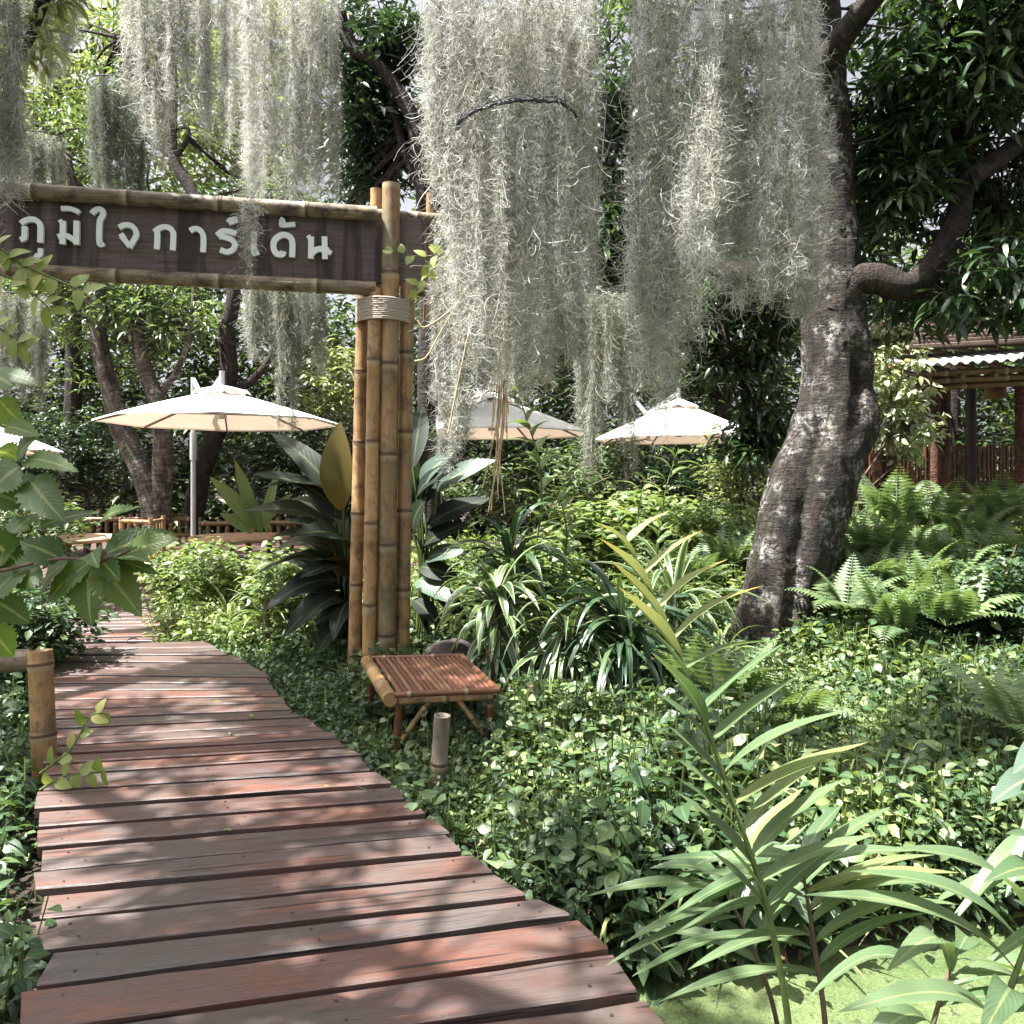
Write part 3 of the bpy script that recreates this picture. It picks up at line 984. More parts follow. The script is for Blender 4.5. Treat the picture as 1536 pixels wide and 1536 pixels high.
# ------------------------------------------------------------------ parasols
def parasol(label, C, r, zr, za, pole, rot=0.2, base_z=-.1, n=8, tilt=-.022):
    """cantilever parasol: canopy centre C (x,y), rim and apex heights, pole position"""
    t_ = thing('cantilever_parasol', label, 'parasol', (pole[0], pole[1], base_z), 0, 'white parasols in the garden')
    a = np.arange(n) / n * 2 * math.pi + rot
    gg = G()
    rows = 7; per = 6
    V = []
    for k in range(rows + 1):
        u = .16 + (1 - .16) * k / rows
        for s_ in range(n):
            p = np.array((math.cos(a[s_]), math.sin(a[s_]))); q = np.array((math.cos(a[s_] + 2 * math.pi / n), math.sin(a[s_] + 2 * math.pi / n)))
            for e in range(per):
                w = e / per
                d = p * (1 - w) + q * w
                sag = -.05 * math.sin(math.pi * w) * u * (1 - u) * 1.6
                V.append((C[0] + d[0] * r * u, C[1] + d[1] * r * u, za - (za - zr) * (u ** 1.02) + sag + .015 * math.sin(math.pi * u) + tilt * d[1] * r * u))
    m = n * per
    i = np.arange(rows)[:, None] * m; j = np.arange(m)[None]
    gg.add(V, np.stack((i + j, i + (j + 1) % m, i + m + (j + 1) % m, i + m + j), -1).reshape(-1, 4))
    # hanging hem
    top = np.array(V[-m:]); bot = top - (0, 0, .02)
    jj = np.arange(m)
    gg.add(np.vstack((top, bot)), np.stack((jj, (jj + 1) % m, m + (jj + 1) % m, m + jj), -1))
    can = part(gg, 'canopy', M['fabric'], t_)
    gg = G()
    V = [(C[0], C[1], za + .07)]
    for s_ in range(n):
        for e in range(4):
            w = e / 4
            p = np.array((math.cos(a[s_]), math.sin(a[s_]))); q = np.array((math.cos(a[s_] + 2 * math.pi / n), math.sin(a[s_] + 2 * math.pi / n)))
            d = (p * (1 - w) + q * w) * r * .24
            V.append((C[0] + d[0], C[1] + d[1], za - (za - zr) * .24 + .035 + .05 * math.sin(math.pi * w)))
    mm = n * 4
    gg.add(V, [(0, 1 + k, 1 + (k + 1) % mm) for k in range(mm)])
    part(gg, 'vent', M['fabric'], can)
    hubz = zr + .10
    for s_ in range(n):
        gg = G()
        e = np.array((C[0] + math.cos(a[s_]) * r * .98, C[1] + math.sin(a[s_]) * r * .98, zr - .015 + tilt * math.sin(a[s_]) * r))
        tpt = np.array((C[0], C[1], za - .03))
        bar(gg, tpt, e, .02, .025, 0)
        mid = tpt * .45 + e * .55 - (0, 0, .015)
        bar(gg, (C[0], C[1], hubz), mid, .016, .02, 0)
        part(gg, 'rib', M['rib'], t_, False)
    gg = G(); tube(gg, [(C[0], C[1], hubz - .06), (C[0], C[1], za + .24)], .035, 10)
    tube(gg, [(C[0], C[1], hubz - .06), (C[0], C[1], hubz + .03)], .06, 10)
    part(gg, 'hub', M['alu'], t_)
    P = np.array(pole)
    topz = za + .36
    gg = G(); tube(gg, [(P[0], P[1], base_z), (P[0], P[1], topz)], .036, 12)
    part(gg, 'pole', M['alu'], t_)
    gg = G(); tube(gg, [(P[0], P[1], zr - .45), (P[0], P[1], zr - .05)], .05, 12)
    part(gg, 'collar', M['alu'], t_)
    gg = G(); d = np.array((C[0] - P[0], C[1] - P[1]))
    d2 = np.array((P[0] + d[0] * .42, P[1] + d[1] * .42, za - (za - zr) * .45 + .12))
    bar(gg, (P[0], P[1], topz - .03), d2, .05, .06); bar(gg, d2, (C[0], C[1], za + .17), .05, .06)
    part(gg, 'arm', M['alu'], t_, False)
    gg = G(); box(gg, (P[0], P[1], base_z + .03), .35, .35, .03, bev=.008); part(gg, 'base', M['rib'], t_, False)


def zat(py, Y):
    return EYE - (py - HOR) / F * Y


c = at(333, 0, 10.0)
parasol('cream cantilever parasol left of the bamboo gateway posts, seen whole', c[:2], 1.47, zat(633, 10), zat(585, 10), at(290, 0, 11.75)[:2], .30)
c = at(1018, 0, 13.6)
parasol('white cantilever parasol just left of the leaning tree trunk', c[:2], 1.45, zat(659, 13.6), zat(603, 13.6), at(938, 0, 14.7)[:2], .15)
c = at(738, 0, 11.9)
parasol('white cantilever parasol half hidden by moss right of the bamboo posts', c[:2], 1.47, zat(650, 11.9), zat(594, 11.9), at(660, 0, 13.2)[:2], .39)
c = at(-75, 0, 9.6)
parasol('white parasol cut off by the left edge of the photo behind the toothed leaves', c[:2], 1.2, zat(675, 9.6), zat(615, 9.6), at(-170, 0, 10.9)[:2], .39)

# ------------------------------------------------------------------ dining deck, tables, benches, rails, fences
g = G()
for k in range(46):
    y = 9.35 + k * .15
    off = rng.random(3) * 30
    box(g, (-6.9, y, .02), 3.3, .070, .02, tc_off=off)
    if y > 9.9:
        box(g, (-1.6, y, .02), 1.95, .070, .02, tc_off=off + 3)
box(g, (-6.9, 9.24, -.08), 3.3, .03, .10)
kind(g.build('dining_deck', M['deck'], smooth=False), 'structure')


def round_table(label, c, r, z):
    t_ = thing('round_table', label, 'table', (c[0], c[1], z - .72), 0, 'garden tables')
    gg = G()
    a = np.arange(40) / 40 * 2 * math.pi
    for (rr, z0, z1) in ((r, z - .045, z),):
        tube(gg, [(c[0], c[1], z0), (c[0], c[1], z0 + .008), (c[0], c[1], z1 - .008), (c[0], c[1], z1)], [rr - .01, rr, rr, rr - .01], 40)
    part(gg, 'table_top', M['table'], t_)
    for q in range(4):
        gg = G(); an = q * math.pi / 2 + .6
        bamboo(gg, (c[0] + math.cos(an) * r * .65, c[1] + math.sin(an) * r * .65, z - .72), (c[0] + math.cos(an) * r * .6, c[1] + math.sin(an) * r * .6, z - .045), .035, .3)
        part(gg, 'leg', M['bamboo_brown'], t_)


c = at(98, 806, 9.9); round_table('round timber table under the left foreground leaves beside the picket fence', c, .62, c[2])
c = at(360, 804, 10.2); round_table('round timber table half behind the bushes right of the parasol pole', c, .62, c[2])


def bench(label, a, b, z, d, grp=None):
    a = np.array((*a, z)); b = np.array((*b, z))
    t_ = thing('timber_bench', label, 'bench', (a[0], a[1], z - .45), 0, grp)
    ax = (b - a) / np.linalg.norm(b - a); nn_ = np.array((-ax[1], ax[0], 0))
    gg = G()
    for k in range(4):
        o_ = nn_ * (k * d / 4)
        bar(gg, a + o_, b + o_, d / 4 - .012, .03)
    part(gg, 'seat', M['table'], t_, False)
    for p in (a + ax * .08, b - ax * .08):
        for o_ in (0, d * .75):
            gg = G(); bar(gg, p + nn_ * o_ - (0, 0, .45), p + nn_ * o_ - (0, 0, .016), .05, .05)
            part(gg, 'leg', M['wood_mid'], t_, False)


bench('pale timber bench end at the far end of the boardwalk', at(165, 852, 9.4)[:2], at(228, 852, 9.4)[:2], zat(848, 9.4), .5)
bench('timber bench under the parasol pole among the bushes', at(255, 852, 9.2)[:2], at(305, 842, 9.2)[:2], zat(838, 9.2), .45)


def railing(label, pts, z0, z1, npick, mat='bamboo', r=.022):
    pts = [np.array(p) for p in pts]
    t_ = thing('low_bamboo_railing', label, 'railing', (pts[0][0], pts[0][1], z0))
    for p in pts:
        gg = G(); bamboo(gg, (p[0], p[1], z0), (p[0], p[1], z1 + .05), r * 1.3, .3); part(gg, 'post', M[mat], t_)
    for a, b in zip(pts[:-1], pts[1:]):
        for z in (z1, z0 + (z1 - z0) * .45):
            gg = G(); bamboo(gg, (a[0], a[1], z), (b[0], b[1], z), r, .35); part(gg, 'rail', M[mat], t_)
        for k in range(1, npick):
            u = k / npick; p = a * (1 - u) + b * u
            gg = G(); bamboo(gg, (p[0], p[1], z0), (p[0], p[1], z1 - .02), r * .6, .3, None, 7); part(gg, 'picket', M[mat], t_)


railing('short orange bamboo railing behind the bench at the end of the boardwalk', [at(182, 0, 10.3)[:2], at(226, 0, 10.1)[:2], at(245, 0, 10.6)[:2]], zat(845, 10.2), zat(782, 10.2), 4)


def pickets(label, a, b, z0, z1, n, mat, w=.05, rails=(.25, .8), prof='slat', name='picket_fence'):
    a = np.array(a); b = np.array(b)
    t_ = thing(name, label, 'fence', (a[0], a[1], z0))
    for f in rails:
        z = z0 + (z1 - z0) * f
        gg = G(); bamboo(gg, (a[0], a[1] - .035, z), (b[0], b[1] - .035, z), w * .5, .5, None, 8); part(gg, 'rail', M[mat], t_)
    for k in range(n):
        u = k / (n - 1)
        p = a * (1 - u) + b * u
        gg = G()
        h = z1 + rng.normal(0, .025)
        bamboo(gg, (p[0] + rng.normal(0, .006), p[1], z0), (p[0] + rng.normal(0, .012), p[1], h), w / 2 * rng.uniform(.8, 1.1), .4, None, 7)
        part(gg, 'picket', M[mat], t_)
    return t_


pickets('dark brown picket fence at the back of the dining deck on the left', at(-60, 0, 12.6)[:2], at(292, 0, 12.9)[:2], zat(815, 12.6), zat(771, 12.6), 30, 'bamboo_brown', .07)
pickets('low brown picket fence behind the bushes right of the parasol table', at(300, 0, 12.9)[:2], at(520, 0, 13.4)[:2], zat(812, 13), zat(778, 13), 18, 'bamboo_brown', .07)
pickets('low tan bamboo fence left of the leaning tree trunk', at(1030, 0, 13.2)[:2], at(1290, 0, 12.4)[:2], zat(812, 13), zat(771, 13), 24, 'bamboo', .055)

# ------------------------------------------------------------------ pavilion
PV = 11.0
pv = thing('garden_pavilion', 'open timber pavilion with corrugated roof edge behind the ferns on the right', 'pavilion', tuple(np.append(at(1460, 0, PV)[:2], .2)))


def post(px, Y, w, ptop, mat, nm='post'):
    x = at(px, 0, Y)[0]
    gg = G()
    tube(gg, smooth_path([(x, Y, .0), (x + rng.normal(0, .008), Y, 1.4), (x, Y, zat(ptop, Y))], 10), w / 2, 14)
    return part(gg, nm, M[mat], pv)


post(1402.5, PV, .115, 560, 'wood_red'); post(1417.5, PV + .05, .125, 560, 'wood_red'); post(1529, PV, .12, 560, 'wood_red'); post(1650, PV, .12, 560, 'wood_red')
post(1456, PV + 1.3, .15, 560, 'wood_dark'); post(1560, PV + 2.4, .13, 560, 'wood_dark'); post(1420, PV + 2.4, .13, 560, 'wood_dark')
# eave beams: bamboo poles in rows, rising a little to the right
for k, (py, dY, r_) in enumerate(((583, 0.0, .045), (573, -.12, .045), (562, -.22, .045))):
    gg = G(); a = at(1370 + k * 2, py, PV + dY); b = at(1760, py - 20, PV + dY - .1)
    bamboo(gg, a, b, r_, .8, None, 12); part(gg, 'eave_beam', M['bamboo_brown'], pv)
for k in range(7):
    gg = G(); a = at(1395 + k * 50, 569 - k * 3.2, PV - .36); b = a + (.05, 2.8, .75)
    bamboo(gg, a, b, .035, .7, None, 10); part(gg, 'rafter', M['bamboo_brown'], pv)
# corrugated sheet
gg = G()
nc = 150
x0 = at(1366, 0, PV - .4)[0]; x1 = at(1800, 0, PV - .4)[0]
V = []
for rI, (yy, zz) in enumerate(((PV - .42, zat(548, PV - .42)), (PV + .5, zat(548, PV - .42) + .24))):
    for k in range(nc + 1):
        u = k / nc
        V.append((x0 + (x1 - x0) * u, yy - .25 * u, zz + .19 * u * 1.0 + .022 * math.sin(u * 2 * math.pi * 26)))
k = np.arange(nc)
gg.add(V, np.stack((k, k + 1, nc + 1 + k + 1, nc + 1 + k), -1))
V2 = [(x, y, z - .012) for x, y, z in V]
gg.add(V2, np.stack((k, nc + 1 + k, nc + 1 + k + 1, k + 1), -1))
gg.add(V[:nc + 1] + V2[:nc + 1], np.stack((k, nc + 1 + k, nc + 2 + k, k + 1), -1))
part(gg, 'corrugated_edge', M['roof_sheet'], pv)
gg = G()
for k in range(9):
    yy = PV + .15 + k * .33; zz = zat(548, PV - .42) + .30 + k * .10
    a = np.array((x0 - .02 + k * .12, yy, zz)); b = np.array((x1, yy - .2, zz + .19))
    bar(gg, a, b, .36, .05, .008)
part(gg, 'roof', M['roof_old'], pv, False)
gg = G(); box(gg, (at(1500, 0, PV + .9)[0] + .9, PV + .9, zat(750, PV + .9)), 1.4, .28, .25, bev=.02); part(gg, 'counter', M['wood_dark'], pv, False)
gg = G(); box(gg, (at(1500, 0, PV + .9)[0] + .9, PV + .9 - .30, zat(750, PV + .9) + .02), 1.4, .012, .012); part(gg, 'counter_edge', M['bamboo_grey'], pv, False)
gg = G(); box(gg, (at(1500, 0, PV)[0] + .8, PV + 1.2, .12), 2.2, 1.6, .12, bev=.01); part(gg, 'floor', M['wood_dark'], pv, False)
# hanging lantern under the eave
lt = thing('hanging_lantern', 'dark woven lantern hanging under the pavilion eave', 'lantern', tuple(at(1493, 575, PV + .6)))
gg = G(); p = at(1493, 575, PV + .6)
tube(gg, [p - (0, 0, .22), p - (0, 0, .2), p - (0, 0, .03), p], [.10, .15, .13, .05], 14); part(gg, 'shade', M['wood_mid'], lt)
gg = G(); tube(gg, [p, p + (0, 0, .35)], .008, 6); part(gg, 'cord', M['wire'], lt)
# fence behind the pavilion
pickets('tall dark red bamboo fence behind the pavilion and tree', at(1258, 0, 12.4)[:2], at(1640, 0, 12.9)[:2], .15, zat(668, 12.4), 62, 'bamboo_red', .055, (.15, .56), name='bamboo_fence')
for px, w in ((1318, .12), (1336, .14)):
    p = at(px, 0, 9.6)
    o = thing('timber_post', ['slim reddish timber post left of its twin between tree trunk and ferns', 'thicker reddish timber post right of its twin beside the ferns'][px > 1320], 'post', (p[0], p[1], .2), 0, 'timber posts by the ferns')
    gg = G(); tube(gg, smooth_path([(p[0], p[1], .0), (p[0] + .01, p[1], .7), (p[0] - .005, p[1], zat(668 if px < 1320 else 683, 9.6))], 10), w / 2, 12); part(gg, 'shaft', M['wood_red'], o)
p = at(1288, 0, 9.0)
o = thing('wooden_prop', 'thin pale T shaped stick leaning beside the leaning tree trunk', 'stick', (p[0], p[1], .2))
gg = G(); tube(gg, smooth_path([at(1304, 805, 9.0), at(1291, 750, 9.0), at(1277, 705, 9.0)], 6), .022, 8); part(gg, 'stick', M['bamboo_grey'], o)
gg = G(); tube(gg, [at(1266, 756, 8.98), at(1297, 755, 8.98)], .018, 8); part(gg, 'cross_piece', M['bamboo_grey'], o)

# ------------------------------------------------------------------ trees
LD = diamond_t(.36, .16, .2)
LDN = diamond_t(.26, .14, .28)
LM = leaf_t(.25, 3, .28, .14, .8)
LB = leaf_t(.5, 3, .2, .10, .7)


def leaf_clusters(g, C, per, size, T, spread=.14, zlo=-.75, zhi=.35, m=0, r_=None):
    r_ = r_ or rng
    n = len(C)
    P = np.repeat(C, per, 0)
    D = rdir(n * per, zlo, zhi, r_)
    P = P + D * r_.uniform(0, spread, (n * per, 1)) + r_.normal(0, spread * .35, (n * per, 3))
    U = np.array((0, 0, 1.)) + r_.normal(0, .35, (n * per, 3))
    scatter(g, T, P, D, U, size * r_.uniform(.6, 1.25, n * per), m)


def lobe_points(lobes, seed, gapf=1.1, gap=-.15, shell=.45):
    r_ = np.random.default_rng(seed)
    out = []
    for (c, rad, n) in lobes:
        d = rdir(n, -1, 1, r_)
        rr = r_.random(n) ** shell
        P = np.asarray(c) + d * rr[:, None] * np.asarray(rad)
        keep = vnoise(P, gapf, seed, 2) > gap
        out.append(P[keep])
    return np.concatenate(out)


def bark_r(seed, amp=.06):
    def f(L, a):
        s = np.random.default_rng(seed)
        o = 1 + 0 * L * a
        for k in range(1, 6):
            o = o + amp / k * np.sin(k * a + s.random() * 6 + L * s.uniform(-2.5, 2.5) * k * .7)
        return o
    return f


def limb(gg, pts, r0, r1, n=12, k=24, seed=1, amp=.07):
    P = smooth_path(pts, k)
    P = P + np.stack([vnoise(P * 1.0, 2.5, seed + i, 2) for i in range(3)], -1) * min(r0, .08) * .5 * np.linspace(0, 1, k)[:, None]
    tube(gg, P, np.linspace(r0, r1, k) if np.isscalar(r0) else r0, n, rfun=bark_r(seed, amp))
    return P


def twigs(gg, src, C, seed, frac=.25, r=.012, least=8, far=3.0):
    r_ = np.random.default_rng(seed)
    src = np.asarray(src)
    sel = C[r_.random(len(C)) < frac]
    if sum(np.linalg.norm(src - p, axis=1).min() <= far for p in sel) < least:
        return
    for p in sel:
        d = np.linalg.norm(src - p, axis=1)
        q = src[np.argmin(d)]
        if d.min() > far:
            continue
        mid = (p + q) / 2 + r_.normal(0, .12, 3) - (0, 0, .1)
        tube(gg, smooth_path([q, mid, p], 5), np.linspace(r * (1 + d.min()), r * .5, 5), 5, cap=False)


def sun_gap(px, py, z=0.0, zc=7.0):
    p = onz(px, py, z)
    return p + np.array(SUN) * (zc - z) / SUN.z


def tree(name, label, base, trunks, lobes, leaf, per, size, T, bark, seed, gap=-.15, gapf=1.1, group=None, spread=.16, twf=.2, cat='tree', limbs=(), shell=.45, zlo=-.75, zhi=.35, holes=()):
    t_ = thing(name, label, cat, tuple(base), 0, group)
    src = []
    gg = G()
    for i, (pts, r0, r1) in enumerate(trunks):
        src.append(limb(gg, pts, r0, r1, 14, 30, seed * 7 + i))
    gt = gg
    for i, (pts, r0, r1) in enumerate(limbs):
        gg = G(); src.append(limb(gg, pts, r0, r1, 10, 24, seed * 11 + i)); part(gg, 'limb', M[bark], t_)
    C = lobe_points(lobes, seed, gapf, gap, shell)
    for hx, hy, hr in holes:
        C = C[(C[:, 0] - hx) ** 2 + ((C[:, 1] - hy) * 1.0) ** 2 > hr * hr]
    if src and twf:
        twigs(gt, np.concatenate(src), C, seed, twf)
    if gt.n:
        part(gt, 'trunk', M[bark], t_)
    gg = G(); leaf_clusters(gg, C, per, size, T, spread, zlo, zhi, 0, np.random.default_rng(seed + 5)); part(gg, 'crown', M[leaf], t_)
    return t_


# -- the big leaning tree
TY = 7.1
bt = thing('leaning_tree', 'thick leaning tree with lichen spotted dark bark and a bare side limb on the right', 'tree', tuple(at(1155, 985, TY)))
prof = [(-420, 1195, 66), (-300, 1200, 66), (-150, 1208, 68), (0, 1226, 62), (150, 1238, 66), (250, 1243, 70), (350, 1243, 82), (440, 1249, 92), (530, 1254, 100), (590, 1256, 102), (640, 1248, 112), (700, 1227, 124), (760, 1208, 128), (850, 1186, 120), (930, 1164, 116), (975, 1157, 132), (1010, 1150, 178)]
pr = np.array(prof, float)
ys_ = np.linspace(-420, 1010, 190)
cx = np.interp(ys_, pr[:, 0], pr[:, 1]); wx = np.interp(ys_, pr[:, 0], pr[:, 2])
ker = np.ones(9) / 9
cx = np.convolve(np.pad(cx, 4, 'edge'), ker, 'valid'); wx = np.convolve(np.pad(wx, 4, 'edge'), ker, 'valid')
P = np.array([at(x, y, TY + .15 * math.sin(y / 260)) for x, y in zip(cx, ys_)])[::-1]
Rr = (wx / 2 / F * TY)[::-1]
NS = 72
T_, N_, B_ = frames(P)
an = np.arange(NS) / NS * 2 * math.pi
dirs = np.cos(an)[None, :, None] * N_[:, None] + np.sin(an)[None, :, None] * B_[:, None]
ang = np.arctan2(dirs[..., 0], -dirs[..., 1])          # 0 faces the camera, + to the right
yy_ = ys_[::-1][:, None]
rel = np.ones(ang.shape)
# seam between the two fused stems, runs from the fork at about row 620 down to the root
seam = -.15 - .55 * np.clip((900 - yy_) / 300, 0, 1) + .25 * np.clip((yy_ - 850) / 130, 0, 1)
dep = sm(560, 690, yy_) * .26
rel -= dep * np.exp(-((ang - seam) / .20) ** 2)
# hollow left of the knob, knob on the right shoulder
rel -= .26 * np.exp(-((ang - .30) / .22) ** 2 - ((yy_ - 575) / 55) ** 2)
rel += .22 * np.exp(-((ang - 1.0) / .42) ** 2 - ((yy_ - 632) / 34) ** 2)
rel += .10 * np.exp(-((ang + 1.0) / .5) ** 2 - ((yy_ - 800) / 120) ** 2)
rel += .16 * sm(930, 1005, yy_) * np.maximum(0, np.sin(ang * 5 + .6))
V = P[:, None] + dirs * (Rr[:, None] * rel)[..., None]
V = V + dirs * (vnoise(V, 7, 3, 3) * .014 + vnoise(V * (1, 1, .5), 26, 5, 2) * .009 + vnoise(V * (1, 1, .35), 60, 6, 2) * .004)[..., None]
gg = G()
n_, k_ = len(P), NS
i = np.arange(n_ - 1)[:, None] * k_; j = np.arange(k_)[None]
tcv = V.copy()
low = yy_.ravel() 
gg.add(V.reshape(-1, 3), np.stack((i + j, i + (j + 1) % k_, i + k_ + (j + 1) % k_, i + k_ + j), -1).reshape(-1, 4), tcv.reshape(-1, 3))
gtr = gg
src = [P[::4]]


def blimb(pts, r0, r1, mat='bark_dark', seed=3, nm='limb', k=40):
    gg = G(); src.append(limb(gg, pts, r0, r1, 16, k, seed, .08)); part(gg, nm, M[mat], bt)


blimb([at(1246, 470, TY + .02), at(1275, 425, TY), at(1315, 416, TY - .06), at(1362, 430, TY - .12), at(1398, 398, TY - .1), at(1432, 335, TY), at(1446, 280, TY), at(1492, 244, TY), at(1545, 205, TY + .1), at(1640, 130, TY + .2), at(1760, 80, TY)], .15, .06, 'bark_dark', 5)
blimb([at(1440, 300, TY), at(1446, 240, TY + .1), at(1456, 150, TY + .2), at(1500, 105, TY + .3), at(1560, 60, TY + .3), at(1640, -20, TY)], .07, .035, 'bark_dark', 9)
blimb([at(1246, 500, TY + .05), at(1215, 440, TY + .15), at(1160, 415, TY + .35), at(1090, 410, TY + .6), at(1035, 375, TY + .9), at(1000, 300, TY + 1.2), at(960, 180, TY + 1.4)], .17, .05, 'bark_dark', 13)
blimb([at(1110, 412, TY + .5), at(1085, 450, TY + 1.2), at(1090, 490, TY + 2.4), at(1110, 560, TY + 3.2)], .05, .02, 'bark_dark', 17)
blimb([at(1222, 110, TY), at(1262, 55, TY - .3), at(1300, 10, TY - .6), at(1380, -80, TY - 1), at(1500, -200, TY - 1.5)], .12, .06, 'bark_dark', 21)
# limb that reaches forward over the frame and carries the moss
blimb([at(1205, -180, TY), np.array((2.2, 6.2, 5.5)), np.array((1.5, 5.0, 5.2)), np.array((.6, 4.2, 4.75)), np.array((-.5, 3.9, 4.7)), np.array((-1.8, 4.4, 5.0)), np.array((-3.2, 5.2, 5.5))], .15, .05, 'bark_dark', 25)
blimb([np.array((1.5, 5.0, 5.2)), np.array((1.6, 4.3, 4.8)), np.array((1.7, 3.6, 4.9)), np.array((2.6, 2.8, 5.4))], .08, .04, 'bark_dark', 29)
lobesT = [(at(1400, 120, TY + .2), (1.1, 1.0, .95), 230), (at(1330, 250, TY + .5), (.62, .8, .8), 200), (at(1480, 300, TY + .8), (.7, .7, .9), 120), (at(1500, 40, TY), (1., 1.0, .7), 210),
          (at(1500, 430, TY - .3), (.62, .5, .5), 60), (at(1385, 440, TY + .6), (.45, .4, .45), 40), (at(1300, 400, TY + 2.4), (.55, .4, .9), 70),
          (at(1110, 500, TY + 3.3), (.76, .5, .92), 150), (at(1135, 650, TY + 3.3), (.52, .4, .46), 75), (at(1050, 480, TY + 3.4), (.6, .5, .72), 70), (at(1170, 420, TY + 3.3), (.72, .4, .85), 60),
          (at(1080, 150, TY + 2.4), (1.1, .6, 1.6), 170), (at(930, 380, TY + 1.2), (.35, .4, .9), 80), (at(920, 180, TY + 1.4), (.6, .5, 1.3), 120), (at(940, 450, TY + .6), (.22, .2, .2), 16)]
C = lobe_points(lobesT, 41, 1.7, -.30, .6)
C2 = lobe_points([((5.4, 7.4, 7.0), (2.0, 2.0, 1.0), 70), ((6.6, 7.0, 5.6), (1.6, 2.5, 1.6), 140)], 42, .9, -.1)
twigs(gtr, np.concatenate(src), np.concatenate((C, C2)), 3, .2, .008, far=1.3); part(gtr, 'trunk', M['bark_mango'], bt)
gg = G()
leaf_clusters(gg, C, 15, .20, LM, .12, -.85, .35)
leaf_clusters(gg, C2, 13, .20, LDN, .16, -.85, .35)
part(gg, 'crown', M['f_mango'], bt)

# -- trees behind; each trunk follows its own line
Yt = 12.6
tree('garden_tree', 'twin stemmed grey tree behind the left parasol', at(228, 775, Yt),
     [([at(232, 790, Yt), at(218, 720, Yt), at(180, 640, Yt), at(160, 570, Yt), at(150, 500, Yt), at(150, 420, Yt), at(120, 330, Yt), at(90, 200, Yt)], .19, .07),
      ([at(238, 780, Yt), at(246, 690, Yt), at(242, 620, Yt), at(214, 540, Yt), at(205, 470, Yt), at(225, 380, Yt), at(270, 300, Yt)], .17, .07)],
     [(at(110, 420, Yt + .3), (1.3, 1.0, 1.3), 200), (at(235, 470, Yt + .2), (1.0, .8, .6), 150), (at(60, 250, Yt + .6), (1.4, 1.4, 1.4), 200), (at(170, 580, Yt + 1.), (1.2, .6, .8), 90)],
     'f_light', 13, .20, LDN, 'bark_grey', 3, -.12, 1.3, 'trees behind the dining deck',
     limbs=[([at(242, 590, Yt), at(265, 555, Yt), at(285, 500, Yt), at(290, 430, Yt)], .06, .03), ([at(150, 470, Yt), at(110, 430, Yt), at(60, 400, Yt)], .06, .02)])
Yt = 13.2
tree('garden_tree', 'crooked dark tree rising behind the parasol pole with bare kinked branches above the sign', at(300, 770, Yt),
     [([at(286, 790, Yt), at(305, 700, Yt), at(332, 630, Yt), at(344, 560, Yt), at(340, 500, Yt), at(350, 440, Yt), at(330, 370, Yt), at(290, 290, Yt), at(262, 238, Yt), at(258, 190, Yt), at(260, 120, Yt), at(250, 40, Yt)], .17, .06)],
     [(at(340, 300, Yt + 1.5), (1.5, 1., 1.6), 190), (at(230, 120, Yt + 1.2), (1.6, 1.2, 1.6), 240), (at(430, 430, Yt + 1.0), (1.0, .8, .9), 120)],
     'f_light', 13, .19, LDN, 'bark_dark', 4, -.05, 1.4, 'trees behind the dining deck',
     limbs=[([at(262, 238, Yt), at(240, 222, Yt), at(215, 205, Yt)], .06, .03), ([at(266, 232, Yt), at(282, 205, Yt), at(276, 190, Yt), at(250, 205, Yt)], .05, .02), ([at(345, 590, Yt), at(385, 565, Yt), at(410, 530, Yt), at(425, 470, Yt)], .08, .04), ([at(258, 150, Yt), at(240, 120, Yt), at(180, 60, Yt)], .05, .02)])
Yt = 10.0
tree('garden_tree', 'dark leaved tree with a black curving branch behind the gateway posts', at(645, 790, Yt),
     [([at(648, 800, Yt), at(645, 700, Yt), at(640, 600, Yt), at(642, 480, Yt), at(640, 360, Yt), at(632, 260, Yt), at(612, 160, Yt), at(570, 95, Yt), at(530, 70, Yt), at(505, 10, Yt)], .13, .07)],
     [(at(560, 60, Yt + .4), (.75, .8, .8), 170), (at(560, 190, Yt + .6), (.55, .6, .9), 190), (at(520, 330, Yt + 1.5), (.6, .6, .8), 90), (at(700, 250, Yt + .6), (1.0, .6, 1.6), 180), (at(840, 300, Yt + 1.2), (.8, .6, 1.5), 120), (at(700, 520, Yt + 1.4), (.9, .6, .9), 110)],
     'f_dark', 15, .19, LM, 'bark_dark', 5, -.35, 1.5, 'trees behind the dining deck', limbs=[([at(640, 330, Yt), at(690, 260, Yt), at(720, 150, Yt)], .07, .03), ([at(635, 300, Yt), at(590, 160, Yt + .2), at(600, 40, Yt + .3)], .06, .03)])
Yt = 14.8
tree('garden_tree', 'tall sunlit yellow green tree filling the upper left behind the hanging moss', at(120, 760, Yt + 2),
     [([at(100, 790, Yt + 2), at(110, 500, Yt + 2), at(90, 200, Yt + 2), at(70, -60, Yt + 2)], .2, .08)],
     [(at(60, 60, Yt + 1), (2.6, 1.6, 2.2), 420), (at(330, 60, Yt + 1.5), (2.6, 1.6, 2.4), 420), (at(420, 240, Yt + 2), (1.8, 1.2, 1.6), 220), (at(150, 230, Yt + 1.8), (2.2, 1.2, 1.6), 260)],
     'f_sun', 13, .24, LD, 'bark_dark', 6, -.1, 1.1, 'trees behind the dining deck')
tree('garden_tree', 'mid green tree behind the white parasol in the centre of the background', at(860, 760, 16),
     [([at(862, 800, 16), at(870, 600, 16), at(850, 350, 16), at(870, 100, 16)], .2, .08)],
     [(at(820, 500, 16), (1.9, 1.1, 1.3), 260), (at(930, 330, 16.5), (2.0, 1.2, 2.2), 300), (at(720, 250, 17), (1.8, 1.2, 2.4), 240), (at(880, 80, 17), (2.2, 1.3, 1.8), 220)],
     'f_mid', 13, .22, LD, 'bark_dark', 7, -.2, 1.2, 'trees behind the dining deck')
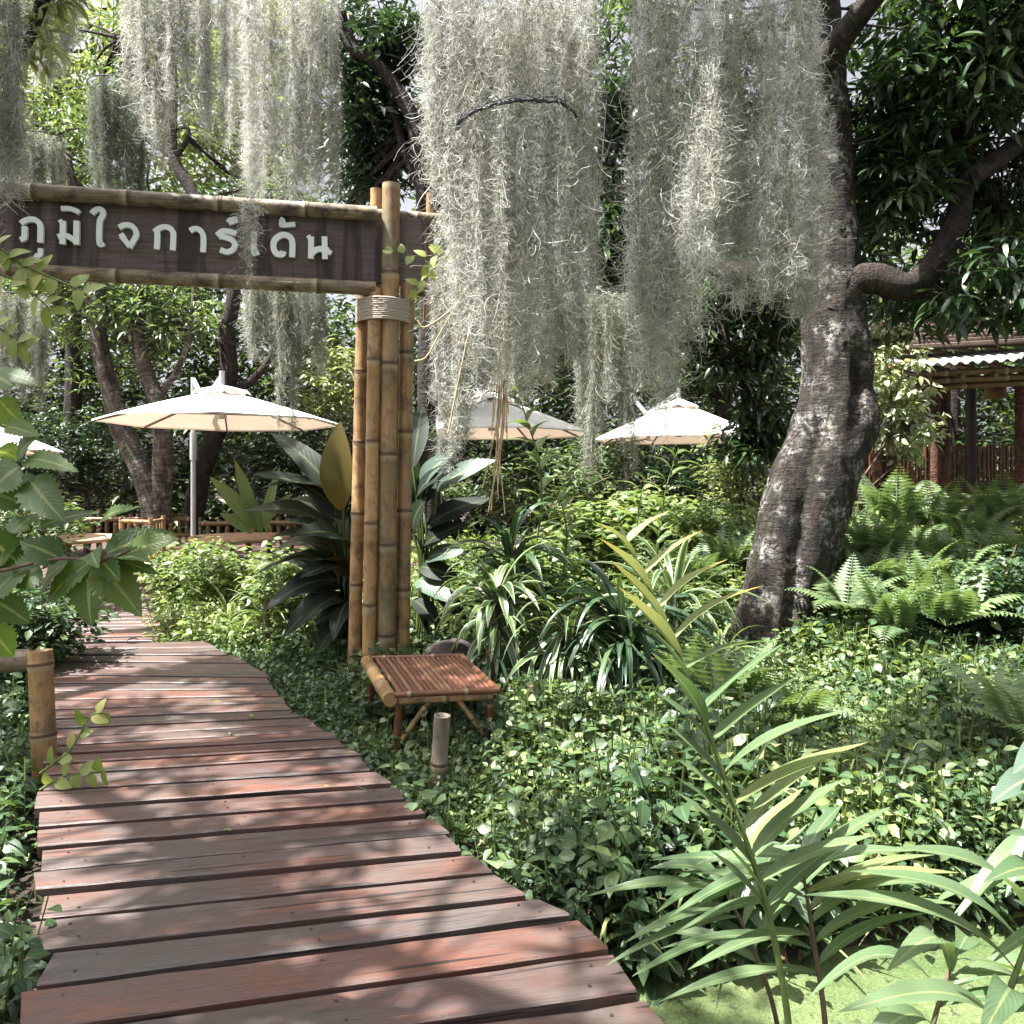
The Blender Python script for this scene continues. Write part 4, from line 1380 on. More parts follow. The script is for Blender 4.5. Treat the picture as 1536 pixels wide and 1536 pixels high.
tree('garden_tree', 'broad mid green tree behind the white parasol beside the leaning trunk', at(1090, 770, 16.5),
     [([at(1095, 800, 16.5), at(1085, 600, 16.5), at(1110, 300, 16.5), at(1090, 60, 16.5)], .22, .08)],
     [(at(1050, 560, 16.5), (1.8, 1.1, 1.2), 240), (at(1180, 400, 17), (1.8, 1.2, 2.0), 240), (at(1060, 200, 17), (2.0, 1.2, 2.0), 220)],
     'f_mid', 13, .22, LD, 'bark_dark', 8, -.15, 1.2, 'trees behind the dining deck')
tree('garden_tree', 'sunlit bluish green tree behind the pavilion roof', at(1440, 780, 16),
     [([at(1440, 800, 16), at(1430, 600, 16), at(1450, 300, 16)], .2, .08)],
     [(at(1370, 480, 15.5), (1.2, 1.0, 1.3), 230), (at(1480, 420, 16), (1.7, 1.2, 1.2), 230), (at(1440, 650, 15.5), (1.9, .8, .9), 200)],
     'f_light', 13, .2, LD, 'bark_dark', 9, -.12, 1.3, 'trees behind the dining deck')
# unseen shade tree left of the frame, crown lobes and gaps shaped to dapple the boardwalk
tree('shade_tree', 'unseen broad shade tree with a crown shaped to dapple the boardwalk', (-7.2, 3.2, -.3),
     [([(-7.2, 3.2, -.3), (-7.0, 3.2, 2.2), (-6.4, 3.4, 4.5), (-5.4, 3.6, 6.2), (-4.2, 3.8, 7.0)], .26, .08)],
     [((-4.1, 1.9, 7.0), (1.5, 1.9, .7), 420), ((-5.0, 4.6, 7.0), (1.75, 1.7, .7), 400), ((-3.4, .5, 7.0), (1.1, 1.1, .6), 90), ((-.45, 3.9, 7.2), (.7, .6, .5), 40)],
     'f_mid', 17, .23, LDN, 'bark_grey', 10, -.30, 1.5, holes=[(*sun_gap(a, b)[:2], c_) for a, b, c_ in [(600, 1440, .40), (720, 1410, .36), (650, 1310, .34), (560, 1285, .30), (470, 1420, .26), (330, 1105, .34), (250, 1100, .30), (430, 1120, .26), (300, 1030, .36), (230, 1040, .3), (820, 1480, .3), (700, 1225, .25), (160, 1350, .25), (330, 1340, .22)]], limbs=[([(-6.4, 3.4, 4.5), (-5.6, 5.0, 5.9), (-5.2, 6.4, 6.8)], .12, .05), ([(-5.4, 3.6, 6.2), (-3.4, 4.0, 6.8), (-.4, 3.9, 7.2)], .1, .04), ([(-5.4, 3.6, 6.2), (-4.0, 2.2, 6.8), (-2.8, 1.2, 7.2)], .1, .04)])
# leaves hanging into the top left corner
tree('leafy_bough', 'dark bough with bright leaves in the top left corner', at(40, -120, 5.4),
     [([at(110, -160, 5.4), at(70, -20, 5.4), at(45, 50, 5.4), at(30, 90, 5.4)], .06, .02)],
     [(at(45, 55, 5.4), (.16, .2, .2), 12), (at(75, -10, 5.4), (.2, .2, .15), 12)], 'f_sun', 9, .15, LM, 'bark_dark', 12, -2, 1, None, .06, 0, 'bough')

# far wood closing the view
g = G()
r_ = np.random.default_rng(77)
n = 9500
Cf = np.stack((r_.uniform(-21, 21, n), r_.uniform(20, 25, n), r_.random(n) ** 1.25 * 12.5 - .3), -1)
top = 8.0 + 3.0 * vnoise(Cf[:, :1] * np.array((1.,)), .5, 5, 2) + 2.2 * sm(4, -10, Cf[:, 0])
dens = vnoise(Cf, .55, 9, 3) > -.35 - 1.2 * sm(6.0, 3.0, Cf[:, 2])
Cf = Cf[(Cf[:, 2] < top) & dens]
leaf_clusters(g, Cf, 15, .36, LD, .42, -.7, .4, 0, r_)
kind(g.build('far_wood', M['f_mid']), 'stuff')

# ------------------------------------------------------------------ shrubs in the background
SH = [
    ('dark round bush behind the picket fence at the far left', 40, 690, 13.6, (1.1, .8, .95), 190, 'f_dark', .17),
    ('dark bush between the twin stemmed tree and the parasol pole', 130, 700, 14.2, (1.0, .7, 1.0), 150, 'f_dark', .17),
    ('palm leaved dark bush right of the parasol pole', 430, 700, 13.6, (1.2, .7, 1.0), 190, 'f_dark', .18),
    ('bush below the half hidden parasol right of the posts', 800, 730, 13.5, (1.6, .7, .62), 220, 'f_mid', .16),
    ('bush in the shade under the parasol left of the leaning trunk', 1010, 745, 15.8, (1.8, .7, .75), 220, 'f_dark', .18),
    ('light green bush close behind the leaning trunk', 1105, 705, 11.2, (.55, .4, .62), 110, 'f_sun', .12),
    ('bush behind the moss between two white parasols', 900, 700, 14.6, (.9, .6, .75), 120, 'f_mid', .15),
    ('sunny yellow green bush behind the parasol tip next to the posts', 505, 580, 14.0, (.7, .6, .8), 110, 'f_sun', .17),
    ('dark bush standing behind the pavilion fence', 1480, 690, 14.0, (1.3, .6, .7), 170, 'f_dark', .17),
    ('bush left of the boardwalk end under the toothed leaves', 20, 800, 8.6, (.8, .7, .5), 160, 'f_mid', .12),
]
for i, (lab, px, py, Y, rad, n, m_, sz) in enumerate(SH):
    c = at(px, py, Y)
    t_ = thing('garden_shrub', lab, 'shrub', (c[0], c[1], float(gz(c[0], c[1]))))
    gg = G()
    for q in range(5):
        e = c + rng.normal(0, .4, 3) * np.array(rad)
        tube(gg, smooth_path([(c[0] + rng.normal(0, .05), c[1], gz(c[0], c[1]) - .05), (c + e) / 2 - (0, 0, .3), e], 6), np.linspace(.025, .008, 6), 6)
    part(gg, 'stems', M['stem_brown'], t_)
    C = lobe_points([(c, rad, n)], 60 + i, 2.0, -.45, .5)
    gg = G(); leaf_clusters(gg, C, 12, sz, LD, .14, -.5, .5, 0, np.random.default_rng(i)); part(gg, 'foliage', M[m_], t_)

# pale creamy shrub by the trunk
c = at(1345, 600, 9.3)
t_ = thing('pale_shrub', 'slender shrub with pale cream green leaves right of the leaning trunk', 'shrub', (c[0], c[1], .25))
gg = G()
pts_c = lobe_points([(at(1345, 570, 9.3), (.44, .35, .46), 120), (at(1362, 640, 9.3), (.38, .3, .36), 90), (at(1330, 510, 9.4), (.3, .3, .3), 50)], 90, 2.2, -.6, .6)
stem0 = smooth_path([at(1262, 800, 9.3), at(1290, 725, 9.3), at(1330, 660, 9.3), at(1345, 580, 9.3), at(1335, 510, 9.3)], 14)
tube(gg, stem0, np.linspace(.018, .007, 14), 6)
tube(gg, smooth_path([at(1295, 740, 9.3), at(1340, 700, 9.3), at(1375, 670, 9.3)], 8), .007, 5)
twigs(gg, stem0, pts_c, 4, .7, .004); part(gg, 'stems', M['stem_brown'], t_)
gg = G(); leaf_clusters(gg, pts_c, 9, .105, LB, .06, -.9, .2); part(gg, 'foliage', M['f_pale'], t_)


# ------------------------------------------------------------------ hanging moss
def curl_t(seg=5, seed=0, w=.02, curl=1.0):
    """a curling hair of length about 1, drawn as a narrow ribbon"""
    r_ = np.random.default_rng(seed)
    p = np.zeros(3); d = np.array((0, 1., 0)); pts = [p.copy()]
    k = r_.normal(0, .55 * curl, 2); tw = r_.normal(0, .35)
    for s_ in range(seg):
        d = d + np.array((k[0], 0, k[1])) * (.45 + .35 * s_ / seg) + r_.normal(0, .12 * curl, 3)
        k = k * math.cos(tw) + np.array((-k[1], k[0])) * math.sin(tw)
        d /= np.linalg.norm(d)
        p = p + d / seg
        pts.append(p.copy())
    P = np.array(pts)
    T, N, B = frames(P)
    a = np.linspace(0, 1.5, seg + 1)[:, None]
    S_ = N * np.cos(a) + B * np.sin(a)
    ww = (w * np.linspace(1, .55, seg + 1))[:, None] / 2
    V = np.stack((P + S_ * ww, P - S_ * ww), 1).reshape(-1, 3)
    i = np.arange(seg) * 2
    q = np.stack((i, i + 1, i + 3, i + 2), -1)
    return V, q, np.zeros_like(V)


def moss(label, px0, px1, ptop, bot, Y, depth, nh, mat, hl=.06, hw=.0020, ropes=34, curl=1.2, seed=1, fringe=.25, hang=None, ring=None, flare=1.0, group='curtains of hanging moss', core=True, loops=0):
    """curtain of moss between photo columns px0..px1; bot = [(u, row)] profile of the lower edge"""
    r_ = np.random.default_rng(seed)
    c = at((px0 + px1) / 2, ptop, Y)
    t_ = thing('hanging_moss', label, 'hanging moss', tuple(c), 0, group)
    wdt = (px1 - px0) / F * Y
    bu = np.array([b[0] for b in bot]); br = np.array([b[1] for b in bot])
    u = (np.arange(ropes) + r_.uniform(-.5, .5, ropes) + .5) / ropes
    th = r_.uniform(-1, 1, ropes)
    x = c[0] + (u - .5) * wdt * .93
    hw_ = np.sqrt(np.maximum(.05, 1 - (2 * u - 1) ** 2))
    y = c[1] + th * depth / 2 * hw_
    zb = EYE - (np.interp(u, bu, br) + r_.normal(0, 46, ropes) - HOR) / F * Y
    zt = np.full(ropes, c[2])
    ln = np.maximum(.12, zt - zb)
    pr_ = ln / ln.sum()
    idx = r_.choice(ropes, nh, p=pr_)
    f = r_.random(nh) ** .95
    z = zt[idx] - f * ln[idx]
    ph = r_.uniform(0, 6, ropes)
    wob = .012 * np.sin(z * 5 + ph[idx])
    rad = r_.random(nh) ** .7 * .024 * flare * (1.2 - .6 * f)
    an = r_.uniform(0, 6.283, nh)
    P = np.stack((x[idx] + wob + rad * np.cos(an), y[idx] + rad * np.sin(an), z), -1)
    D = np.stack((np.cos(an) * r_.uniform(.1, 1.2, nh), np.sin(an) * r_.uniform(.1, 1.2, nh), -r_.uniform(-.35, 1.5, nh)), -1) + r_.normal(0, .4, (nh, 3))
    L = hl * r_.uniform(.4, 1.45, nh)
    kk = r_.random(nh)
    gg = G()
    NT_ = 14
    for q in range(NT_):
        s_ = (kk >= q / NT_) & (kk < (q + 1) / NT_)
        scatter(gg, curl_t(6, seed * 50 + q, hw / hl, curl * 1.35), P[s_], D[s_], r_.normal(size=(s_.sum(), 3)), L[s_])
    TS = [curl_t(8, 900 + q, hw / .30, .35) for q in range(6)]
    ns = int(nh * .10)
    idx = r_.choice(ropes, ns, p=pr_); f = r_.random(ns)
    P = np.stack((x[idx] + r_.normal(0, .012, ns), y[idx] + r_.normal(0, .012, ns), zt[idx] - f * np.maximum(.05, ln[idx] - .2)), -1)
    D = np.stack((r_.normal(0, .12, ns), r_.normal(0, .12, ns), -np.ones(ns)), -1)
    for q in range(6):
        s_ = np.arange(ns) % 6 == q
        scatter(gg, TS[q], P[s_], D[s_], r_.normal(size=(s_.sum(), 3)), .30 * r_.uniform(.5, 1.1, s_.sum()))
    nf = int(nh * fringe * .25)
    if nf:
        idx = r_.integers(0, ropes, nf); f = 1.03 - r_.random(nf) ** 1.5 * .42
        f = np.where(r_.random(nf) < .25, r_.random(nf), f)
        z = zt[idx] - f * ln[idx]
        an = r_.uniform(0, 6.283, nf)
        P = np.stack((x[idx] + .02 * np.cos(an), y[idx] + .02 * np.sin(an), z), -1)
        D = np.stack((np.cos(an) * .9, np.sin(an) * .9, -r_.uniform(-.1, 1.4, nf)), -1)
        for q in range(10):
            s_ = np.arange(nf) % 10 == q
            scatter(gg, curl_t(10, 700 + q + seed, hw * 1.5 / (hl * 2.2), 1.7), P[s_], D[s_], r_.normal(size=(s_.sum(), 3)), hl * 2.2 * r_.uniform(.5, 1.25, s_.sum()))
    if loops:
        idx = r_.integers(0, ropes, loops); f = 1.05 - r_.random(loops) ** 1.3 * .5
        z = zt[idx] - f * ln[idx]
        an = r_.uniform(0, 6.283, loops)
        P = np.stack((x[idx] + .03 * np.cos(an), y[idx] + .03 * np.sin(an), z), -1)
        D = np.stack((np.cos(an), np.sin(an), -r_.uniform(-.2, 1.2, loops)), -1)
        for q in range(10):
            s_ = np.arange(loops) % 10 == q
            scatter(gg, curl_t(14, 1700 + q + seed, hw * 2.0 / .17, 1.05), P[s_], D[s_], r_.normal(size=(s_.sum(), 3)), .17 * r_.uniform(.5, 1.3, s_.sum()))
    part(gg, 'strands', M[mat], t_)
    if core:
        # dark strands in the heart of every rope; inner shade put into their colour
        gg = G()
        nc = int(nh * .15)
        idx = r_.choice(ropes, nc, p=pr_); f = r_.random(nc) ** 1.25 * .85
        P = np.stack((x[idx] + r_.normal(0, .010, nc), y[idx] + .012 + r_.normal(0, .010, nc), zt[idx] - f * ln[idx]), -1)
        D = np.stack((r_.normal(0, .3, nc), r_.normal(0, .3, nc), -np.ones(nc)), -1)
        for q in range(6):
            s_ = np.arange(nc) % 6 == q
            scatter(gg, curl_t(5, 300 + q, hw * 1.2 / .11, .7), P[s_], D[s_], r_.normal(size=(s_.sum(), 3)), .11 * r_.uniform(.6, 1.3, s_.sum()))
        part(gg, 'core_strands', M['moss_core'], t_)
    gg = G()
    ring_z = c[2]
    a = np.linspace(0, 2 * math.pi, 25)
    tube(gg, np.stack((c[0] + np.cos(a) * wdt * .46, c[1] + np.sin(a) * depth * .46, np.full(25, ring_z)), -1), .006, 6, cap=False)
    for q in (0, 8, 16):
        tube(gg, [(c[0] + math.cos(a[q]) * wdt * .46, c[1] + math.sin(a[q]) * depth * .46, ring_z), (c[0], c[1], ring_z + (hang or .35))], .003, 5)
    part(gg, 'wire_hoop', M['wire'], t_)
    if ring:
        x0_, x1_, ry = ring
        gg = G()
        a = np.linspace(math.pi * 1.02, math.pi * 1.92, 40)
        cx_ = at((x0_ + x1_) / 2, ry, Y); rw = (x1_ - x0_) / 2 / F * Y
        Pq = np.stack((cx_[0] + np.cos(a) * rw, cx_[1] - .02 + np.sin(a) * depth * .56, cx_[2] + .04 * np.abs(np.sin(a)) ** .7 + .03 * np.cos(a) * 1.0 + r_.normal(0, .003, 40)), -1)
        tube(gg, Pq, .0055 + r_.random(40) * .003, 6)
        for q in range(5):
            tube(gg, Pq[4:36] + r_.normal(0, .008, (32, 3)) + np.array((0, -.004, .004 * q)), .0022, 5)
        part(gg, 'inner_hoop', M['wire'], t_)
    return t_


moss('pale full curtain of moss in the centre with a dark wire hoop showing', 628, 900, -20, [(0, 190), (.06, 240), (.12, 300), (.18, 400), (.24, 520), (.4, 520), (.55, 500), (.7, 520), (.85, 470), (.95, 420), (1, 330)], 3.75, .40, 47000, 'moss', .052, .0016, 42, 1.1, 1, .45, 1.0, (682, 866, 200), loops=350)
moss('largest shaded curtain of moss in front of the leaning trunk with long loose curls', 938, 1240, -20, [(0, 430), (.08, 540), (.24, 540), (.32, 430), (.42, 310), (.52, 320), (.60, 430), (.8, 455), (.9, 430), (.96, 300), (1, 230)], 4.05, .45, 31000, 'moss', .060, .0017, 36, 1.3, 2, 2.0, .8, loops=1100)
moss('thin lower curtain of moss right of the bamboo posts below the central one', 650, 730, 390, [(0, 600), (.3, 670), (.6, 610), (1, 540)], 5.6, .2, 14000, 'moss', .055, .0022, 14, 1.1, 3, .4, 1.0)
moss('wispy curtain of moss hanging behind the right half of the central one', 740, 880, 380, [(0, 540), (.4, 510), (.7, 530), (1, 540)], 4.9, .3, 12000, 'moss', .065, .0022, 16, 1.3, 4, .8, 1.1)
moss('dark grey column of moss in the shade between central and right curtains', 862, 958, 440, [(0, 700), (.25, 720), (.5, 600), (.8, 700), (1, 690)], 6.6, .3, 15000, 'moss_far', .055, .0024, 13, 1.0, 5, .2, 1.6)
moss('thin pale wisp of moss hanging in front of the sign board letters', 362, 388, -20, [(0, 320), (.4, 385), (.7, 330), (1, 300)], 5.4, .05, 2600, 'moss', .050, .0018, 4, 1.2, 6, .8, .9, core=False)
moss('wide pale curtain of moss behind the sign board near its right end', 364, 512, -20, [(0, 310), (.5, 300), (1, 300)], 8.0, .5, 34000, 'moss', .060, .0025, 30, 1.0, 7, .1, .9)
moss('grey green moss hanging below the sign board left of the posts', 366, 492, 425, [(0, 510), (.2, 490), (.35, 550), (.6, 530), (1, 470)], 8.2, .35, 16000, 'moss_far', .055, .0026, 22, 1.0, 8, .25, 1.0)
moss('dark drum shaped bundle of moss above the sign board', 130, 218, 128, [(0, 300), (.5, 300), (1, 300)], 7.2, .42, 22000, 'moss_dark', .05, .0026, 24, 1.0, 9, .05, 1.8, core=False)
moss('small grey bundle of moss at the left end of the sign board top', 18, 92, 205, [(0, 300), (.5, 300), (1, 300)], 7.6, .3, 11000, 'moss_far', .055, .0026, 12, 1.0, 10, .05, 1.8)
moss('pale wide curtain of moss at the top left beside the dark branches', 185, 345, -30, [(0, 110), (.2, 150), (.3, 250), (.42, 180), (.6, 110), (.8, 160), (1, 80)], 7.0, .5, 22000, 'moss', .065, .0026, 26, 1.1, 11, .35, .9)
moss('pale moss running down the left edge of the photo above the sign', -70, 22, -30, [(0, 320), (.6, 330), (1, 250)], 4.6, .3, 15000, 'moss', .06, .002, 12, 1.2, 12, .9, 1.0)
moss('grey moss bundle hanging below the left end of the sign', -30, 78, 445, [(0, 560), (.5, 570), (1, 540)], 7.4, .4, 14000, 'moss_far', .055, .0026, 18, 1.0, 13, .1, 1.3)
moss('short pale tuft of moss at the top between the left bundles', 40, 120, -40, [(0, 110), (.5, 90), (1, 60)], 6.6, .3, 7000, 'moss', .065, .0025, 11, 1.0, 14, .3, .9)
moss('pale moss filling the top edge left of the dark branched tree', 330, 380, -40, [(0, 100), (.5, 200), (1, 160)], 7.4, .3, 7000, 'moss', .065, .0025, 9, 1.0, 15, .3, .9)

# dry aerial roots
t_ = thing('aerial_roots', 'tan dry aerial roots trailing below the central moss', 'roots', tuple(at(745, 420, 4.4)))
gg = G()
for k in range(16):
    a0 = at(745 + rng.normal(0, 14), 330, 4.3); a1 = at(750 + rng.normal(0, 10), 480 + rng.normal(0, 20), 4.4); a2 = at(748 + rng.normal(0, 9), 620 + rng.normal(0, 20), 4.5); a3 = at(738 + rng.normal(0, 10), 745 + rng.normal(0, 25), 4.5)
    tube(gg, smooth_path([a0, a1, a2, a3][: 4 if k < 9 else 3], 16), .0035, 5)
part(gg, 'roots', M['root'], t_)
t_ = thing('dry_vine', 'bare pale vine stems looping right of the bamboo posts', 'vine', tuple(at(700, 480, 5.2)))
gg = G()
for pts_ in ([(735, 360), (700, 430), (660, 500), (640, 535), (622, 542)], [(722, 380), (690, 450), (640, 490), (625, 480)], [(730, 350), (715, 440), (690, 560), (672, 650)]):
    tube(gg, smooth_path([at(x_, y_, 5.1) for x_, y_ in pts_], 18), .005, 6)
part(gg, 'stems', M['root'], t_)


# ------------------------------------------------------------------ plants
def strap_leaf(g, p, az, L, w, el, sag, seg=10, m=0, twist=0.0):
    """one arching strap leaf"""
    d = np.array((math.cos(az) * math.cos(el), math.sin(az) * math.cos(el), math.sin(el)))
    pts = [np.array(p, float)]
    for s_ in range(seg):
        d = d + np.array((0, 0, -sag / seg * (1 + 1.2 * s_ / seg)))
        d = d / np.linalg.norm(d)
        pts.append(pts[-1] + d * L / seg)
    P = np.array(pts)
    side = np.array((-math.sin(az), math.cos(az), 0)) + np.array((0, 0, twist))
    side /= np.linalg.norm(side)
    t = np.linspace(0, 1, seg + 1)
    hw = w / 2 * np.clip(np.minimum(.45 + t * 2.2, (1 - t) * 2.6 + .02), 0, 1)
    T = np.gradient(P, axis=0); T /= np.linalg.norm(T, axis=1)[:, None]
    Nn = np.cross(side[None], T) * -1
    Lf = P - side * hw[:, None] + Nn * (hw * .35)[:, None] * np.sign(Nn[:, 2:3] + 1e-6)
    Rt = P + side * hw[:, None] + Nn * (hw * .35)[:, None] * np.sign(Nn[:, 2:3] + 1e-6)
    V = np.stack((Lf, P, Rt), 1).reshape(-1, 3)
    tc = np.stack((np.stack((-np.ones_like(t), t, hw), -1), np.stack((0 * t, t, hw), -1), np.stack((np.ones_like(t), t, hw), -1)), 1).reshape(-1, 3)
    q = []
    for i in range(seg):
        a = i * 3; b = a + 3
        q += [(a, a + 1, b + 1, b), (a + 1, a + 2, b + 2, b + 1)]
    g.add(V, np.array(q), tc, m)


def blade(g, a, b, w, up=(0, 0, 1), sag=.12, fold=.16, seg=10, p=.8, wave=.0, teeth=0, m=0, curl=0.0):
    """a leaf from base a to tip b, arching up by sag"""
    a = np.asarray(a, float); b = np.asarray(b, float)
    L = np.linalg.norm(b - a)
    d = (b - a) / L
    up = np.asarray(up, float)
    up = up - d * np.dot(up, d); up /= np.linalg.norm(up) + 1e-9
    side = np.cross(d, up)
    t = np.linspace(0, 1, seg + 1)
    P = a + d * (t * L)[:, None] + up * (np.sin(math.pi * t ** .85) * sag * L)[:, None]
    hw = w / 2 * np.sin(math.pi * np.clip(t, .015, .995) ** p) ** .8
    if teeth:
        hw = hw * (1 + teeth * np.where(np.arange(seg + 1) % 2 == 0, -1, 1) * (t > .1) * (t < .95))
    wv = wave * np.sin(t * 9 + rng.random() * 6) * hw + curl * hw
    Lf = P - side * hw[:, None] + up * (fold * hw + wv)[:, None]
    Rt = P + side * hw[:, None] + up * (fold * hw - wv)[:, None]
    V = np.stack((Lf, P, Rt), 1).reshape(-1, 3)
    tc = np.stack((np.stack((-np.ones_like(t), t, hw), -1), np.stack((0 * t, t, hw), -1), np.stack((np.ones_like(t), t, hw), -1)), 1).reshape(-1, 3)
    q = []
    for i in range(seg):
        k = i * 3; b_ = k + 3
        q += [(k, k + 1, b_ + 1, b_), (k + 1, k + 2, b_ + 2, b_ + 1)]
    g.add(V, np.array(q), tc, m)


# dark big-leaved plant behind the gateway posts
t_ = thing('big_leaf_plant', 'dark big leaved plant with one upright golden leaf left of the gateway posts', 'plant', tuple(at(505, 960, 6.75)))
gg = G(); gs = G()
Y = 6.75
core = (520, 900)
for (bx, by, tx, ty, w, yt) in [(505, 770, 380, 700, .17, -.2), (500, 745, 390, 722, .15, -.3), (505, 800, 365, 755, .16, -.3), (500, 830, 405, 795, .17, -.4), (500, 850, 385, 850, .16, -.4), (505, 870, 395, 905, .15, -.3), (510, 890, 425, 945, .15, -.2),
                              (515, 760, 408, 640, .15, .3), (500, 820, 430, 770, .15, .2), (505, 860, 420, 830, .16, .2), (510, 880, 440, 880, .14, .1), (515, 900, 450, 925, .13, -.5), (520, 930, 470, 975, .12, -.3), (520, 780, 455, 700, .14, .4), (535, 850, 480, 760, .15, .5), (520, 870, 470, 830, .15, -.5), (530, 900, 500, 950, .14, -.5), (505, 785, 420, 745, .16, .35), (510, 835, 410, 815, .16, .3), (512, 880, 425, 870, .16, .35), (515, 905, 440, 910, .15, .3), (520, 925, 455, 945, .15, .2), (525, 850, 455, 800, .17, .5), (530, 890, 470, 880, .16, .5), (530, 920, 480, 930, .15, .4), (520, 820, 440, 790, .16, -.5), (525, 860, 450, 855, .15, -.55)]:
    b_ = at(bx, by, Y); e_ = at(tx, ty, Y + yt)
    tube(gs, smooth_path([at(core[0] + rng.normal(0, 12), core[1] + 60, Y), (b_ + at(core[0], core[1], Y)) / 2, b_], 6), .012, 6)
    blade(gg, b_, e_ + (0, 0, -.06), w * 1.5, (rng.normal(0, .25), -.45 + rng.normal(0, .25), .85), .15, .25, 16, .72, .16)
part(gg, 'leaves', M['f_big'], t_)
gg = G(); blade(gg, at(512, 765, 6.6), at(510, 632, 6.62), .29, (-.2, -1, 0), .06, .35, 12, .8); part(gg, 'golden_leaf', M['f_gold'], t_, label='upright golden leaf')
part(gs, 'stalks', M['stem'], t_)
t_ = thing('big_leaf_plant', 'big leaved plant with blue grey leaves just right of the gateway posts', 'plant', tuple(at(650, 960, 6.9)))
gg = G(); gs = G(); gl = G()
Y = 6.9
for (bx, by, tx, ty, w, yt, k) in [(630, 735, 680, 680, .19, -.2, 1), (655, 738, 745, 690, .16, -.2, 1), (620, 760, 655, 705, .16, .1, 0), (625, 745, 688, 700, .16, -.35, 0), (640, 790, 735, 748, .16, .0, 0), (620, 800, 640, 745, .16, -.2, 0), (635, 820, 700, 785, .14, -.1, 0), (640, 840, 700, 830, .15, -.3, 1),
                                 (625, 870, 680, 905, .16, -.3, 1), (630, 850, 690, 870, .14, -.2, 0), (620, 900, 660, 940, .13, -.2, 0), (640, 800, 600, 760, .14, .3, 0), (620, 700, 634, 610, .15, .6, 2), (640, 720, 655, 650, .13, .6, 2), (648, 880, 700, 930, .12, 0, 0)]:
    b_ = at(bx, by, Y); e_ = at(tx, ty, Y + yt)
    tube(gs, smooth_path([at(640 + rng.normal(0, 10), 960, Y), (b_ + at(640, 900, Y)) / 2, b_], 6), .012, 6)
    blade([gg, gl, gg][k], b_, e_, w * 1.3, (rng.normal(0, .2), -.8, .7), .10, .2, 12, .8, .06)
part(gg, 'dark_leaves', M['f_big'], t_); part(gl, 'blue_leaves', M['f_blue'], t_); part(gs, 'stalks', M['stem'], t_)
gg = G(); t2 = thing('upright_leaf_plant', 'light green upright broad leaves rising behind the gateway posts', 'plant', tuple(at(632, 760, 7.6)))
for (bx, by, tx, ty, w) in [(632, 760, 636, 612, .20), (628, 750, 650, 640, .16), (640, 740, 600, 650, .15)]:
    blade(gg, at(bx, by, 7.6), at(tx, ty, 7.6), w, (-.3, -1, .2), .05, .3, 10)
part(gg, 'leaves', M['f_cover_sun'], t2)
# banana-like light leaves left
t2 = thing('upright_leaf_plant', 'light green broad leaves rising left of the big dark leaved plant', 'plant', tuple(at(380, 800, 9.2)))
gg = G()
for (bx, by, tx, ty, w) in [(380, 790, 315, 715, .18), (384, 780, 352, 690, .14), (378, 800, 330, 770, .16), (392, 800, 372, 735, .14), (395, 790, 440, 740, .15), (400, 800, 420, 700, .13)]:
    blade(gg, at(bx, by, 9.2), at(tx, ty, 9.2), w, (0, -.6, .6), .1, .2, 10)
part(gg, 'leaves', M['f_cover_sun'], t2)


def strap_plant(label, px, py, Y, n, L, w, mat, stem=.0, seed=0, el=(-.1, 1.4), sag=(.8, 2.0), name='strap_leaf_plant', group=None, dz=0):
    r_ = np.random.default_rng(seed)
    c = at(px, py, Y)
    t_ = thing(name, label, 'plant', tuple(c), 0, group)
    gg = G()
    for k in range(n):
        az = k * 2.39996 + r_.normal(0, .3)
        e = r_.uniform(*el)
        strap_leaf(gg, c + np.array((math.cos(az), math.sin(az), 0)) * .02 + (0, 0, r_.uniform(-.22, stem)), az, L * r_.uniform(.65, 1.1), w * r_.uniform(.8, 1.15), e, r_.uniform(*sag), 9, 0, r_.normal(0, .3))
    part(gg, 'leaves', M[mat], t_)
    if stem:
        gg = G(); tube(gg, [c - (0, 0, .5), c + (0, 0, stem)], .03, 8); part(gg, 'stem', M['stem_brown'], t_)


strap_plant('spiky variegated plant with pale edged straps right of the big leaved plant', 745, 905, 5.9, 76, .60, .060, 'f_strap', .12, 1)
strap_plant('taller strap leaved plant behind the spiky variegated one', 765, 850, 6.6, 44, .66, .055, 'f_strap_dark', .2, 2, (.3, 1.45), (.6, 1.6))
strap_plant('broad dark green strap plant in the middle bed left of the pale ginger stem', 935, 950, 5.6, 100, .82, .046, 'f_strap_dark', .15, 3)
strap_plant('dark strap plant left of the leaning trunk root', 1010, 915, 6.0, 80, .78, .044, 'f_strap', .15, 4)
strap_plant('strap leaved tuft between the spiky plant and the stool', 850, 960, 5.7, 80, .72, .042, 'f_strap', .1, 5)
strap_plant('drooping dark fan of straps below the spiky variegated plant', 735, 985, 5.6, 22, .5, .03, 'f_strap_dark', .05, 6, (.1, .8), (2.0, 3.2))
strap_plant('small dark strap tuft behind the stool', 800, 1040, 5.2, 20, .4, .03, 'f_strap_dark', .05, 7, (.3, 1.2), (1.2, 2.4))
strap_plant('long grassy tuft at the left foot of the leaning trunk', 1075, 985, 5.6, 22, .55, .02, 'f_cover_sun', .05, 8, (.6, 1.4), (1.0, 2.2))
for k, (px, py, Y, lab) in enumerate([(262, 945, 7.6, 'larger bromeliad rosette at the right edge of the far boardwalk'), (300, 940, 7.9, 'small bromeliad rosette right of the larger one by the far boardwalk'), (240, 930, 8.3, 'bromeliad rosette farthest along the boardwalk edge')]):
    strap_plant(lab, px, py, Y, 24, .34 - .04 * k, .045, 'f_brom', .02, 20 + k, (.25, 1.2), (.1, .8), 'bromeliad', 'bromeliads along the boardwalk')
